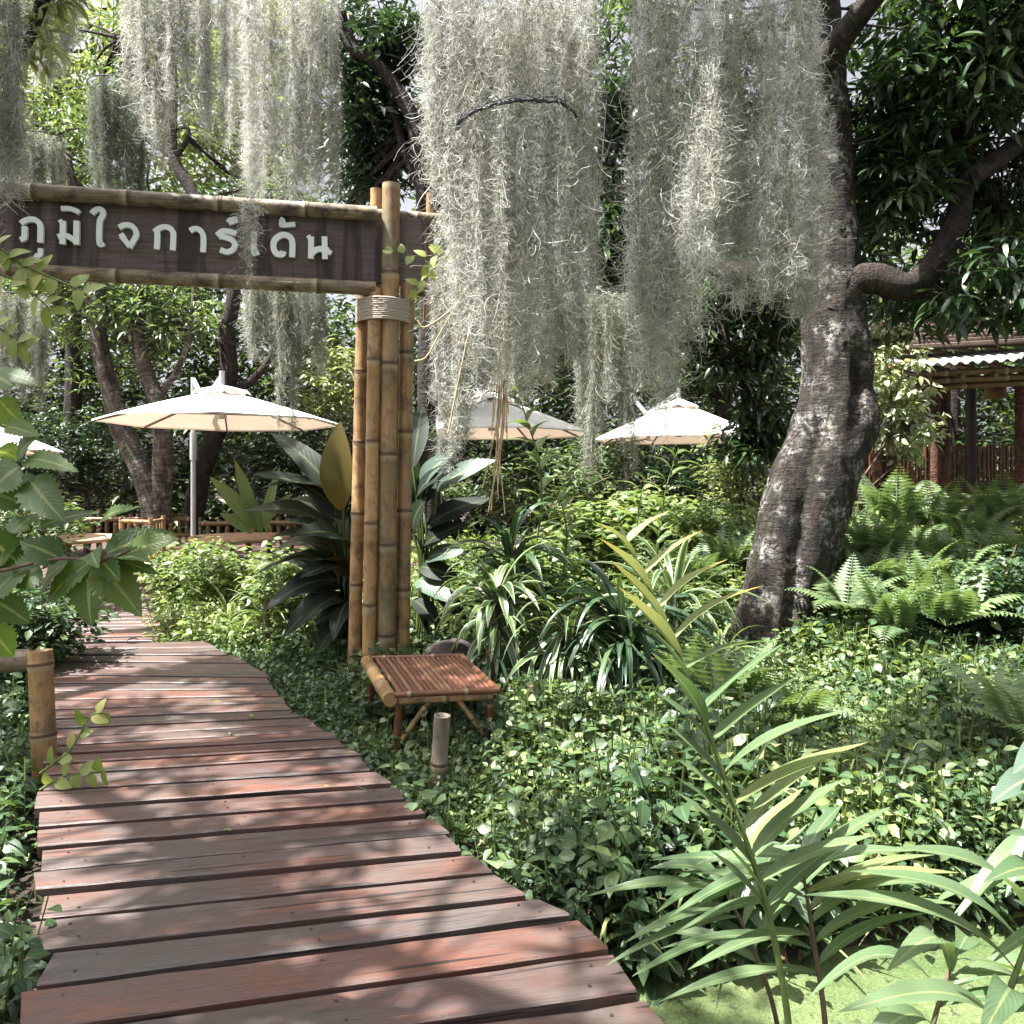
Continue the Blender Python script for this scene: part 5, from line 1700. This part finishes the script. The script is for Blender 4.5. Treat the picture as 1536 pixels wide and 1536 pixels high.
# grasses and small straps along the boardwalk
for k, (px, py, Y, lab) in enumerate([(345, 920, 7.8, 'grassy tuft behind the boardwalk bend in the sunlit bed'), (300, 880, 8.8, 'grassy tuft near the parasol pole foot'), (400, 905, 7.4, 'grassy tuft left of the dark big leaved plant')]):
    strap_plant(lab, px, py, Y, 26, .5, .022, 'f_cover_sun', .03, 30 + k, (.6, 1.4), (.8, 1.8))


# leafy upright stems (ginger kind)
def ginger(label, pts, nleaf, L, w, mat, tipmat=None, ntip=0, start=.25, seed=0, side=None, lift=.5, droop=.10, rstem=.011, name='ginger_plant', stemmat='stem', fan=0.9, group=None, waves=.05, lfan=None, llift=None, ll_=1.0, zadd=0.0):
    r_ = np.random.default_rng(seed)
    P = smooth_path(pts, 40)
    t_ = thing(name, label, 'plant', tuple(P[0]), 0, group)
    gg = G(); tube(gg, P, np.linspace(rstem, rstem * .35, 40), 8); part(gg, 'stem', M[stemmat], t_)
    T, N, B = frames(P)
    gg = G(); gt = G()
    sd = np.array(side if side is not None else (1, .25, 0), float)
    for k in range(nleaf):
        u = start + (1 - start) * (k + .5) / nleaf
        i = int(u * 39)
        s_ = 1 if k % 2 else -1
        tan = T[i]
        out = sd * s_ + np.array((0, r_.normal(0, .35), 0))
        out = out - tan * np.dot(out, tan); out /= np.linalg.norm(out)
        lf = s_ < 0 and lfan is not None
        d = out * (lfan if lf else fan) + tan * (llift if lf else lift) + r_.normal(0, .07, 3) + np.array((0, 0, zadd))
        d /= np.linalg.norm(d)
        ll = L * (ll_ if lf else 1) * r_.uniform(.85, 1.1) * (1 if u < .8 else 1 - .45 * (u - .8) / .2)
        a = P[i]; b = a + d * ll - np.array((0, 0, droop * ll))
        upv = tan - d * .2 + np.array((0, -.15, .1))
        tgt = gt if (tipmat and k >= nleaf - ntip) else gg
        blade(tgt, a, b, w * r_.uniform(.85, 1.1), upv, .035 + droop * .6 + abs(r_.normal(0, .035)), .25, 12, .72, waves)
    part(gg, 'leaves', M[mat], t_)
    if tipmat:
        part(gt, 'young_leaves', M[tipmat], t_)
    return t_


# the tall one: stem bends from lower right to upper left
ginger('tall ginger stem with pale yellow top leaves crossing the right half of the picture', [at(1190, 1620, 2.05), at(1178, 1500, 2.05), at(1150, 1360, 2.06), at(1112, 1240, 2.08), at(1060, 1090, 2.12), at(1005, 950, 2.18), at(930, 790, 2.24)], 26, .36, .060, 'f_ginger', 'f_ginger_tip', 8, .30, 1, (1, .3, .1), .15, .0, .010, fan=1.0, lfan=.52, llift=1.0, ll_=.72)
ginger('bushy ginger shoot with arching leaves at the lower right, reddish stem', [at(1242, 1690, 2.25), at(1238, 1540, 2.25), at(1222, 1420, 2.28), at(1208, 1330, 2.3), at(1200, 1285, 2.3)], 17, .46, .052, 'f_ginger', None, 0, .40, 2, (1, .1, .1), .05, .05, .010, stemmat='stem_brown', fan=1.1, zadd=.12)
ginger('short ginger shoot leaning left beside the pond', [at(1185, 1660, 2.5), at(1160, 1510, 2.5), at(1120, 1400, 2.5), at(1092, 1345, 2.5), at(1080, 1310, 2.5)], 13, .42, .050, 'f_ginger', None, 0, .38, 3, (1, .1, .1), .05, .05, .009, stemmat='stem_brown', fan=1.1, zadd=.38)
ginger('ginger shoot rising out of the lower right corner with long leaves sweeping left', [at(1470, 1690, 1.75), at(1490, 1560, 1.75), at(1520, 1470, 1.75), at(1552, 1385, 1.76), at(1590, 1290, 1.78)], 13, .46, .066, 'f_ginger', None, 0, .3, 4, (1, .15, .1), .12, .16, .010, fan=1.1)
ginger('low ginger shoot hanging over the duckweed at the right', [at(1370, 1740, 1.9), at(1395, 1560, 1.9), at(1420, 1470, 1.92), at(1440, 1420, 1.95)], 7, .34, .066, 'f_ginger', None, 0, .35, 5, (1, .2, .1), .05, .4, .008, stemmat='stem_brown', fan=1.1, waves=.12)
ginger('ginger shoot just beyond the right border with leaf tips in view', [at(1640, 1640, 2.3), at(1640, 1420, 2.3), at(1625, 1280, 2.3), at(1600, 1190, 2.3)], 13, .46, .062, 'f_ginger', None, 0, .2, 6, (1, .2, .1), .2, .25, .010, fan=1.1)
# mid-distance gingers
ginger('leafy ginger stems left of the leaning trunk in front of the parasol', [at(985, 850, 7.6), at(990, 790, 7.6), at(1000, 730, 7.6), at(1018, 672, 7.6)], 16, .36, .08, 'f_cover_sun', None, 0, .1, 8, (1, .3, .1), .5, .2)
ginger('second leafy stem right behind the mid bed gingers', [at(950, 860, 7.9), at(955, 800, 7.9), at(960, 750, 7.9), at(972, 715, 7.9)], 12, .32, .07, 'f_cover_sun', None, 0, .1, 9, (1, .3, .1), .5, .2)
ginger('tall light green climbing plant with broad leaves below the central moss', [at(800, 840, 6.9), at(812, 760, 6.9), at(808, 690, 6.9), at(790, 630, 6.9), at(768, 560, 6.9)], 18, .28, .12, 'f_cover_sun', None, 0, .05, 10, (1, .6, .1), .6, .15, name='climbing_plant')
ginger('leafy plant beside the climbing plant in the mid bed', [at(845, 860, 7.0), at(850, 800, 7.0), at(840, 745, 7.0)], 12, .30, .10, 'f_cover_sun', None, 0, .1, 11, (1, .6, .1), .5, .25, name='climbing_plant')
ginger('pale leafy stem right of the strap plants', [at(1010, 960, 6.3), at(990, 880, 6.3), at(985, 810, 6.3)], 14, .30, .05, 'f_ginger', None, 0, .1, 12, (1, .4, .1), .6, .15)

# broad leaves at the right border
t_ = thing('broad_leaf_plant', 'broad pale rounded leaves at the right border above the gingers', 'plant', tuple(at(1560, 1300, 2.6)))
gg = G(); gs = G()
for (bx, by, tx, ty, w) in [(1570, 1165, 1486, 1205, .11), (1600, 1120, 1520, 1160, .12), (1590, 1330, 1530, 1280, .12), (1580, 1420, 1520, 1350, .11)]:
    b_ = at(bx, by, 2.6)
    tube(gs, smooth_path([at(1610, 1620, 2.6), at(1605, 1400, 2.6), b_], 8), .006, 6)
    blade(gg, b_, at(tx, ty, 2.5), w, (-.2, -.3, 1), .1, .12, 10, .65, .1)
part(gg, 'leaves', M['f_blue'], t_); part(gs, 'stalks', M['stem'], t_)

# toothed leaves, left foreground
t_ = thing('toothed_leaf_shrub', 'shrub with large toothed bright green leaves reaching in from the left border', 'shrub', tuple(at(-330, 1300, 2.1)))
gs = G(); gg = G()
Yl = 2.1
br1 = smooth_path([at(-420, 1500, 2.1), at(-260, 1100, 2.1), at(-60, 880, 2.1), at(10, 855, 2.1), at(90, 838, 2.1), at(138, 842, 2.08)], 24)
br2 = smooth_path([at(-260, 1100, 2.1), at(-160, 820, 2.2), at(-40, 740, 2.2), at(30, 690, 2.2), at(45, 640, 2.2)], 24)
br3 = smooth_path([at(138, 842, 2.08), at(165, 838, 2.08), at(195, 825, 2.08)], 8)
for b_ in (br1, br2, br3):
    tube(gs, b_, np.linspace(.009, .003, len(b_)), 7)
LVS = [(140, 845, 137, 940, .145, 0), (150, 850, 212, 925, .11, -.05), (135, 845, 70, 905, .10, .05), (100, 845, 60, 890, .11, .1), (60, 850, 20, 880, .12, .0), (150, 840, 180, 872, .07, -.12), (142, 830, 148, 852, .06, -.2),
       (185, 835, 268, 808, .085, .0), (160, 830, 262, 800, .10, .1), (90, 838, 30, 812, .09, 0), (40, 850, -20, 905, .12, 0), (170, 840, 228, 845, .06, -.1), (165, 838, 240, 862, .045, 0),
       (45, 720, 96, 782, .11, -.05), (50, 720, 22, 770, .10, .1), (30, 700, -15, 740, .12, 0), (40, 690, 118, 708, .065, -.1), (25, 690, 62, 650, .08, 0), (10, 640, 60, 655, .06, 0), (0, 600, 40, 640, .08, .1), (20, 580, -20, 560, .1, .1),
       (60, 790, 150, 768, .05, .1), (150, 782, 205, 762, .055, -.05), (20, 800, 60, 770, .09, .1), (-10, 740, 40, 760, .10, .05), (-20, 800, 30, 845, .12, .1), (0, 850, 30, 790, .1, .15), (-10, 900, 45, 935, .09, .05), (10, 560, 60, 580, .045, 0), (-15, 680, 30, 690, .1, .2), (-20, 940, 20, 985, .09, .1)]
for (bx, by, tx, ty, w, dy) in LVS:
    blade(gg, at(bx, by, Yl + .02), at(tx, ty, Yl + dy), w * .98, (rng.normal(0, .25), -.75, .65), .07, .14, 18, .62, .08, .13)
part(gs, 'branches', M['stem_brown'], t_); part(gg, 'leaves', M['f_holly'], t_)

# small-leaved sprays
def spray(label, lines_, Y, lw, ll, seed, name='leafy_twig', n=9):
    r_ = np.random.default_rng(seed)
    t_ = thing(name, label, 'twig', tuple(at(*lines_[0][0], Y)))
    gs = G(); gg = G()
    for ln_ in lines_:
        P = smooth_path([at(x_, y_, Y) for x_, y_ in ln_], 24)
        tube(gs, P, np.linspace(.006, .002, 24), 6)
        for k in range(n):
            i = int(2 + 21 * (k + .5) / n)
            s_ = 1 if k % 2 else -1
            tan = (P[min(i + 1, 23)] - P[i - 1]); tan /= np.linalg.norm(tan)
            d = tan * .6 + np.array((tan[2], 0, -tan[0])) * s_ * .8 + r_.normal(0, .25, 3)
            d /= np.linalg.norm(d)
            L_ = ll * r_.uniform(.7, 1.15)
            blade(gg, P[i], P[i] + d * L_, lw * r_.uniform(.8, 1.1), (r_.normal(0, .3), -.8, .5), .06, .12, 8, .7)
    part(gs, 'stems', M['stem'], t_); part(gg, 'leaves', M['f_twig'], t_)


spray('yellow green twig in front of the left end of the sign', [[(-40, 350), (0, 380), (50, 405), (110, 430), (130, 440)], [(-30, 400), (20, 420), (60, 450), (80, 470)], [(-30, 470), (10, 500), (45, 520)], [(-20, 360), (30, 395), (45, 430)]], 3.1, .05, .085, 3)
spray('bright young twig in front of the gateway posts', [[(715, 360), (680, 375), (630, 385), (575, 372)], [(690, 372), (650, 390), (640, 415), (612, 440)], [(690, 380), (700, 400), (705, 440)]], 4.6, .055, .085, 4)
spray('leafy twig hanging over the left edge of the boardwalk', [[(60, 1185), (95, 1165), (130, 1160), (165, 1155)], [(60, 1160), (105, 1125), (135, 1075), (155, 1070)]], 3.75, .055, .085, 5, n=8)


# ferns
def frond(g, p, az, L, el, sag, npair=17, lw=.17, seg=14):
    d = np.array((math.cos(az) * math.cos(el), math.sin(az) * math.cos(el), math.sin(el)))
    pts = [np.array(p, float)]
    for s_ in range(seg):
        d = d + np.array((0, 0, -sag / seg * (.4 + 1.6 * s_ / seg))); d /= np.linalg.norm(d)
        pts.append(pts[-1] + d * L / seg)
    P = np.array(pts)
    tube(g, P, np.linspace(.004, .0015, seg + 1), 4, cap=False)
    side = np.array((-math.sin(az), math.cos(az), 0))
    u = np.linspace(.14, .99, npair)
    for s_ in (-1, 1):
        pos = np.stack([np.interp(u * seg, np.arange(seg + 1), P[:, k]) for k in range(3)], -1)
        T = np.stack([np.interp(u * seg, np.arange(seg + 1), np.gradient(P[:, k])) for k in range(3)], -1)
        T /= np.linalg.norm(T, axis=1)[:, None]
        D = side * s_ + T * .35 + np.array((0, 0, -.12))
        U = np.cross(T, side) * -1
        U = U * np.sign(U[:, 2:3] + 1e-6)
        ln = lw * L / .6 * np.sin(math.pi * np.clip(u, 0, 1) ** .6 * .96 + .06)
        scatter(g, leaf_t(.34, 2, .12, .1, .55), pos, D, U, ln)


fern0 = []
for v_ in range(3):
    t_ = thing('fern', '', 'fern')
    gg = G()
    for k in range(9):
        frond(gg, (0, 0, 0), k * 2.4 + v_ + rng.normal(0, .2), rng.uniform(.5, .72), rng.uniform(.6, 1.25), rng.uniform(.7, 1.5))
    gg.build('fronds', M['f_fern'], t_)
    fern0.append(t_)
FERN = [(1345, 805, 8.2, 1.25, 'tallest upright fern in front of the pavilion posts'), (1400, 800, 8.4, 1.15, 'fern with bluish arching fronds before the paired pavilion posts'), (1450, 815, 8.0, 1.0, 'fern in front of the dark pavilion counter'),
        (1500, 800, 8.3, 1.1, 'bright fern at the right border in front of the pavilion counter'), (1275, 815, 8.6, .9, 'fern close to the right side of the leaning trunk'), (1530, 1100, 4.4, .9, 'pale fern fronds at the right border above the gingers')]
FEXT = [(1320, 850, 7.4), (1390, 850, 7.6), (1300, 880, 7.0), (1365, 900, 6.8), (1430, 880, 7.2), (1480, 850, 7.5), (1540, 870, 7.4), (1250, 860, 7.6), (1270, 920, 6.6), (1340, 950, 6.2), (1420, 940, 6.4), (1060, 830, 8.6), (1090, 860, 8.0), (1040, 880, 7.6), (1180, 1090, 4.9), (1080, 1080, 4.9)]
used = [False] * 3
k = 0
for (px, py, Y, s_, lab) in FERN + [(a, b, c_, .85 + .3 * rng.random(), 'green fern among the massed ferns and undergrowth around the leaning trunk') for a, b, c_ in FEXT]:
    q = k % 3
    p = at(px, py - (6 if Y > 8 else 0), Y)
    if not used[q]:
        o = fern0[q]; o.location = tuple(p); o.rotation_euler = (0, 0, rng.random() * 6); o.scale = (s_,) * 3; used[q] = True
        o['label'] = lab; o['group'] = 'ferns in the garden beds'
    else:
        dup(fern0[q], tuple(p), rng.random() * 6, s_, lab, 'ferns in the garden beds')
    k += 1

# rock behind the stool
p = at(676, 992, 6.0)
gg = G()
th = np.linspace(0, math.pi, 22); ph = np.linspace(0, 2 * math.pi, 33)[:-1]
TH, PH = np.meshgrid(th, ph, indexing='ij')
Dr = np.stack((np.sin(TH) * np.cos(PH), np.sin(TH) * np.sin(PH), np.cos(TH)), -1)
Vr = Dr * (1 + .18 * vnoise(Dr, 2.4, 4, 3))[..., None] * (.20, .16, .17)
i = np.arange(21)[:, None] * 32; j = np.arange(32)[None]
gg.add(Vr.reshape(-1, 3) + p, np.stack((i + j, i + 32 + j, i + 32 + (j + 1) % 32, i + (j + 1) % 32), -1).reshape(-1, 4))
o = gg.build('garden_rock', M['rock'], None, True, tuple(p)); tag(o, 'brownish rock half hidden behind the bamboo stool', 'rock')

# fallen leaf on the deck
gg = G(); a = onz(190, 963, .012)
blade(gg, a, a + (.10, .02, .012), .05, (0, 0, 1), .2, .5, 8); o = gg.build('fallen_leaf', M['wood_red'], None, True, tuple(a)); tag(o, 'dry brown fallen leaf lying where the first boardwalk run ends', 'leaf')


# ------------------------------------------------------------------ ground cover (uncountable)
def sprig(seed, h=.3, whorls=6, ls=.085, lw=.58, T=None, zl=.1):
    r_ = np.random.default_rng(seed)
    items = []
    lean = r_.normal(0, .18, 2)
    T = T or leaf_t(lw, 4, .25, .10, .68)
    for k in range(whorls):
        f = (k + 1) / whorls
        p = np.array((lean[0] * f * h, lean[1] * f * h, h * f * (1 - .1 * f)))
        az = k * 1.571 + r_.normal(0, .4)
        for s_ in (0, math.pi):
            a = az + s_
            e = r_.uniform(-.55, .55) + (.2 if k == whorls - 1 else 0)
            d = (math.cos(a) * math.cos(e), math.sin(a) * math.cos(e), math.sin(e))
            items.append(xf_t(T, p + np.array(d) * .015, d, (r_.normal(0, .4), r_.normal(0, .4), 1), ls * r_.uniform(.5, 1.2) * (1 - .3 * (k == whorls - 1))))
    # stem as a thin three sided ribbon
    w = .0025
    V = np.array(((-w, 0, 0), (w, 0, 0), (lean[0] * h + w, lean[1] * h, h), (lean[0] * h - w, lean[1] * h, h), (0, -w, 0), (0, w, 0), (lean[0] * h, lean[1] * h + w, h), (lean[0] * h, lean[1] * h - w, h)))
    items.append((V, np.array(((0, 1, 2, 3), (4, 5, 6, 7))), np.zeros_like(V)))
    return merge_t(items)


def deck_edges(y):
    Ls = np.array([a for a, b in LL]); Rs = np.array([b for a, b in LL])
    o1 = np.argsort(Ls[:, 1]); o2 = np.argsort(Rs[:, 1])
    lx = np.interp(y, Ls[o1, 1], Ls[o1, 0]); rx = np.interp(y, Rs[o2, 1], Rs[o2, 0])
    f = np.clip((y - l1[1]) / (l2[1] - l1[1]), 0, 1)
    lx = np.where(y > rend[1], l1[0] * (1 - f) + l2[0] * f, lx); rx = np.where(y > rend[1], r1[0] * (1 - f) + r2[0] * f, rx)
    return lx, rx


def cover(name, n, xr, yr, cond, mat, variants, smin=.8, smax=1.3, seed=0, hscale=None, ypow=1.0):
    r_ = np.random.default_rng(seed)
    x = r_.uniform(*xr, n); y = yr[0] + (yr[1] - yr[0]) * r_.random(n) ** ypow
    z = gz(x, y)
    ok = cond(x, y, z)
    x, y, z = x[ok], y[ok], z[ok]
    n = len(x)
    s_ = r_.uniform(smin, smax, n)
    if hscale is not None:
        s_ = s_ * hscale(x, y)
    g = G()
    az = r_.uniform(0, 6.283, n)
    D = np.stack((np.cos(az), np.sin(az), 0 * az), -1) + np.stack((0 * az, 0 * az, r_.normal(0, .15, n)), -1)
    U = np.array((0, 0, 1.)) + r_.normal(0, .13, (n, 3))
    for q, T in enumerate(variants):
        m_ = np.arange(n) % len(variants) == q
        scatter(g, T, np.stack((x, y, z - .02), -1)[m_], D[m_], U[m_], s_[m_])
    kind(g.build(name, mat), 'stuff')


SP = [sprig(i, .30, 6, .070) for i in range(7)]
SPs = [sprig(20 + i, .24, 6, .050, .62) for i in range(6)]
SPt = [sprig(40 + i, .42, 8, .075, .42) for i in range(6)]


def cR(x, y, z):
    lx, rx = deck_edges(y)
    trunk = (x - 2.3) ** 2 + (y - 7.1) ** 2 > .35 ** 2
    stool_ = ~((x > -.85) & (x < -.1) & (y > 4.95) & (y < 5.4))
    return (x > rx + .06) & (z > -.56) & trunk & stool_


def cL(x, y, z):
    lx, rx = deck_edges(y)
    return x < lx - .07


hs = lambda x, y: .80 + .35 * vnoise(np.stack((x, y), -1), 1.6, 3, 2) + .35 * sm(.1, .9, x - deck_edges(y)[1])
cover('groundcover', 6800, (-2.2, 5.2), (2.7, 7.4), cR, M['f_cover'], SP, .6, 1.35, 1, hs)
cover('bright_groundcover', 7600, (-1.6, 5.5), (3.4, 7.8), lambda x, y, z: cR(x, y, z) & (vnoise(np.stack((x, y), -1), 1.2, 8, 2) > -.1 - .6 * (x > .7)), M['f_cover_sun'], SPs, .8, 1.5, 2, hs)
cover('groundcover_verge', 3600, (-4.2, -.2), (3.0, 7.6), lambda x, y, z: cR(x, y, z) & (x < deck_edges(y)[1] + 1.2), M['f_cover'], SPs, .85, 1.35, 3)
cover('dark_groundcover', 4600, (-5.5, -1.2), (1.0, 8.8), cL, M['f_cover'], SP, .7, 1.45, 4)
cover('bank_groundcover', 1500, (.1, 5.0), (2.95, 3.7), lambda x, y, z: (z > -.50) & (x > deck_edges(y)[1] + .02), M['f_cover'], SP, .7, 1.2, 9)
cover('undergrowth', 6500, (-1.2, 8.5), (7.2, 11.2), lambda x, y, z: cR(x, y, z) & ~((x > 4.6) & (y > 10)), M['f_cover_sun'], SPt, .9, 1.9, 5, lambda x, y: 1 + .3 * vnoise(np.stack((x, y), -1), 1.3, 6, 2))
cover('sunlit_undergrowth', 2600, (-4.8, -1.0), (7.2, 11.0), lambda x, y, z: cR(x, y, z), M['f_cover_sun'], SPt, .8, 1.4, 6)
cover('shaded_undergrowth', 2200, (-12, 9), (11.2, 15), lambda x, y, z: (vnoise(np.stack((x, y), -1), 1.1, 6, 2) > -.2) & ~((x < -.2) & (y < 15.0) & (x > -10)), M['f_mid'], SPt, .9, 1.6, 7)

SPh = [sprig(70 + i, .34, 3, .115, .74) for i in range(4)]
cover('large_leaf_groundcover', 260, (-1.2, 4.8), (3.0, 7.0), cR, M['f_pale_cover'], SPh, .7, 1.2, 12)
blades = []
for k in range(4):
    items = []
    for q in range(9):
        e = rng.uniform(.7, 1.35); a = rng.uniform(0, 6.283)
        items.append(xf_t(leaf_t(.05, 5, rng.uniform(.2, .8), .1, .5), (rng.normal(0, .02), rng.normal(0, .02), 0), (math.cos(a) * math.cos(e), math.sin(a) * math.cos(e), math.sin(e)), (0, 0, 1), rng.uniform(.2, .42)))
    blades.append(merge_t(items))
cover('grass', 900, (-3.2, 5.5), (3.2, 9.5), cR, M['f_cover_sun'], blades, .7, 1.3, 13)
cover('leaf_litter', 5000, (-3.5, 5), (2.9, 8.5), lambda x, y, z: cR(x, y, z), M['f_litter'], [xf_t(leaf_t(.45, 3, .3, .2), (0, 0, .05), (1, 0, rng.normal(0, .3)), (rng.normal(0, .3), 0, 1), .09) for k in range(5)], .6, 1.3, 14)
for k in range(16):
    q = rng.integers(8, len(LL) - 1)
    u = rng.random() ** 1.0
    pz = LL[q][0] * (1 - u) + LL[q][1] * u
    gg = G(); a = pz + (0, 0, .008); an = rng.uniform(0, 6.28); L_ = rng.uniform(.03, .055)
    blade(gg, a, a + (math.cos(an) * L_, math.sin(an) * L_, .004), L_ * .5, (0, 0, 1), .1, .3, 6)
    gr = k % 3 != 0
    o = gg.build('fallen_leaf', M['f_twig'] if gr else M['f_litter'], None, True, tuple(a))
    tag(o, ['small dry brown leaf lying on the boardwalk planks', 'small fresh green leaf lying on the boardwalk planks'][gr], 'leaf', ['dry leaves on the boardwalk', 'green leaves on the boardwalk'][gr])

# taller leafy clump on the right, dark
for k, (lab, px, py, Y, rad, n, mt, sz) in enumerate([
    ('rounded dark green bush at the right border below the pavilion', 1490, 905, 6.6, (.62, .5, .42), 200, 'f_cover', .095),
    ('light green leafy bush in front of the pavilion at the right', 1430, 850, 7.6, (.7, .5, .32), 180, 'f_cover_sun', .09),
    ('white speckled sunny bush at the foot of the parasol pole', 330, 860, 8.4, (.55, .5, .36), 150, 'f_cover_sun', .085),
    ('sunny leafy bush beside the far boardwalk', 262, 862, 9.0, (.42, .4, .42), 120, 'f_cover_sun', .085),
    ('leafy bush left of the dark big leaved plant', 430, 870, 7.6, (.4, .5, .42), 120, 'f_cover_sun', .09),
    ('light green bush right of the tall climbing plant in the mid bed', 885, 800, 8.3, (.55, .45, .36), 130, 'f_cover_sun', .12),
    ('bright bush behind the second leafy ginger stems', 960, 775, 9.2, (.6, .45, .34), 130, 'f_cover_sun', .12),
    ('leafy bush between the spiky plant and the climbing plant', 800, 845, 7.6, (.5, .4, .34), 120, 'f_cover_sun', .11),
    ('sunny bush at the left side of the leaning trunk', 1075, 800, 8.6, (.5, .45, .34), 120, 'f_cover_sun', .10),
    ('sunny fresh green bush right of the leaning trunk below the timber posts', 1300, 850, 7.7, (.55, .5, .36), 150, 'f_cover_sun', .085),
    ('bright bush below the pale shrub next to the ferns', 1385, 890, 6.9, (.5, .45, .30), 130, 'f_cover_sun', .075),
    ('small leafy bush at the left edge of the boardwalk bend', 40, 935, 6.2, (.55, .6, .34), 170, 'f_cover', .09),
]):
    c = at(px, py, Y)
    t_ = thing('leafy_bush', lab, 'bush', (c[0], c[1], float(gz(c[0], c[1]))))
    gg = G()
    for q in range(6):
        e = c + rng.normal(0, .4, 3) * np.array(rad)
        tube(gg, smooth_path([(c[0] + rng.normal(0, .05), c[1], gz(c[0], c[1]) - .05), (c + e) / 2 - (0, 0, .1), e], 6), np.linspace(.012, .004, 6), 6)
    part(gg, 'stems', M['stem_brown'], t_)
    C = lobe_points([(c, rad, n)], 160 + k, 2.6, -.5, .5)
    gg = G(); leaf_clusters(gg, C, 11, sz, LB, .09, -.5, .5, 0, np.random.default_rng(300 + k)); part(gg, 'foliage', M[mt], t_)

bpy.context.view_layer.update()
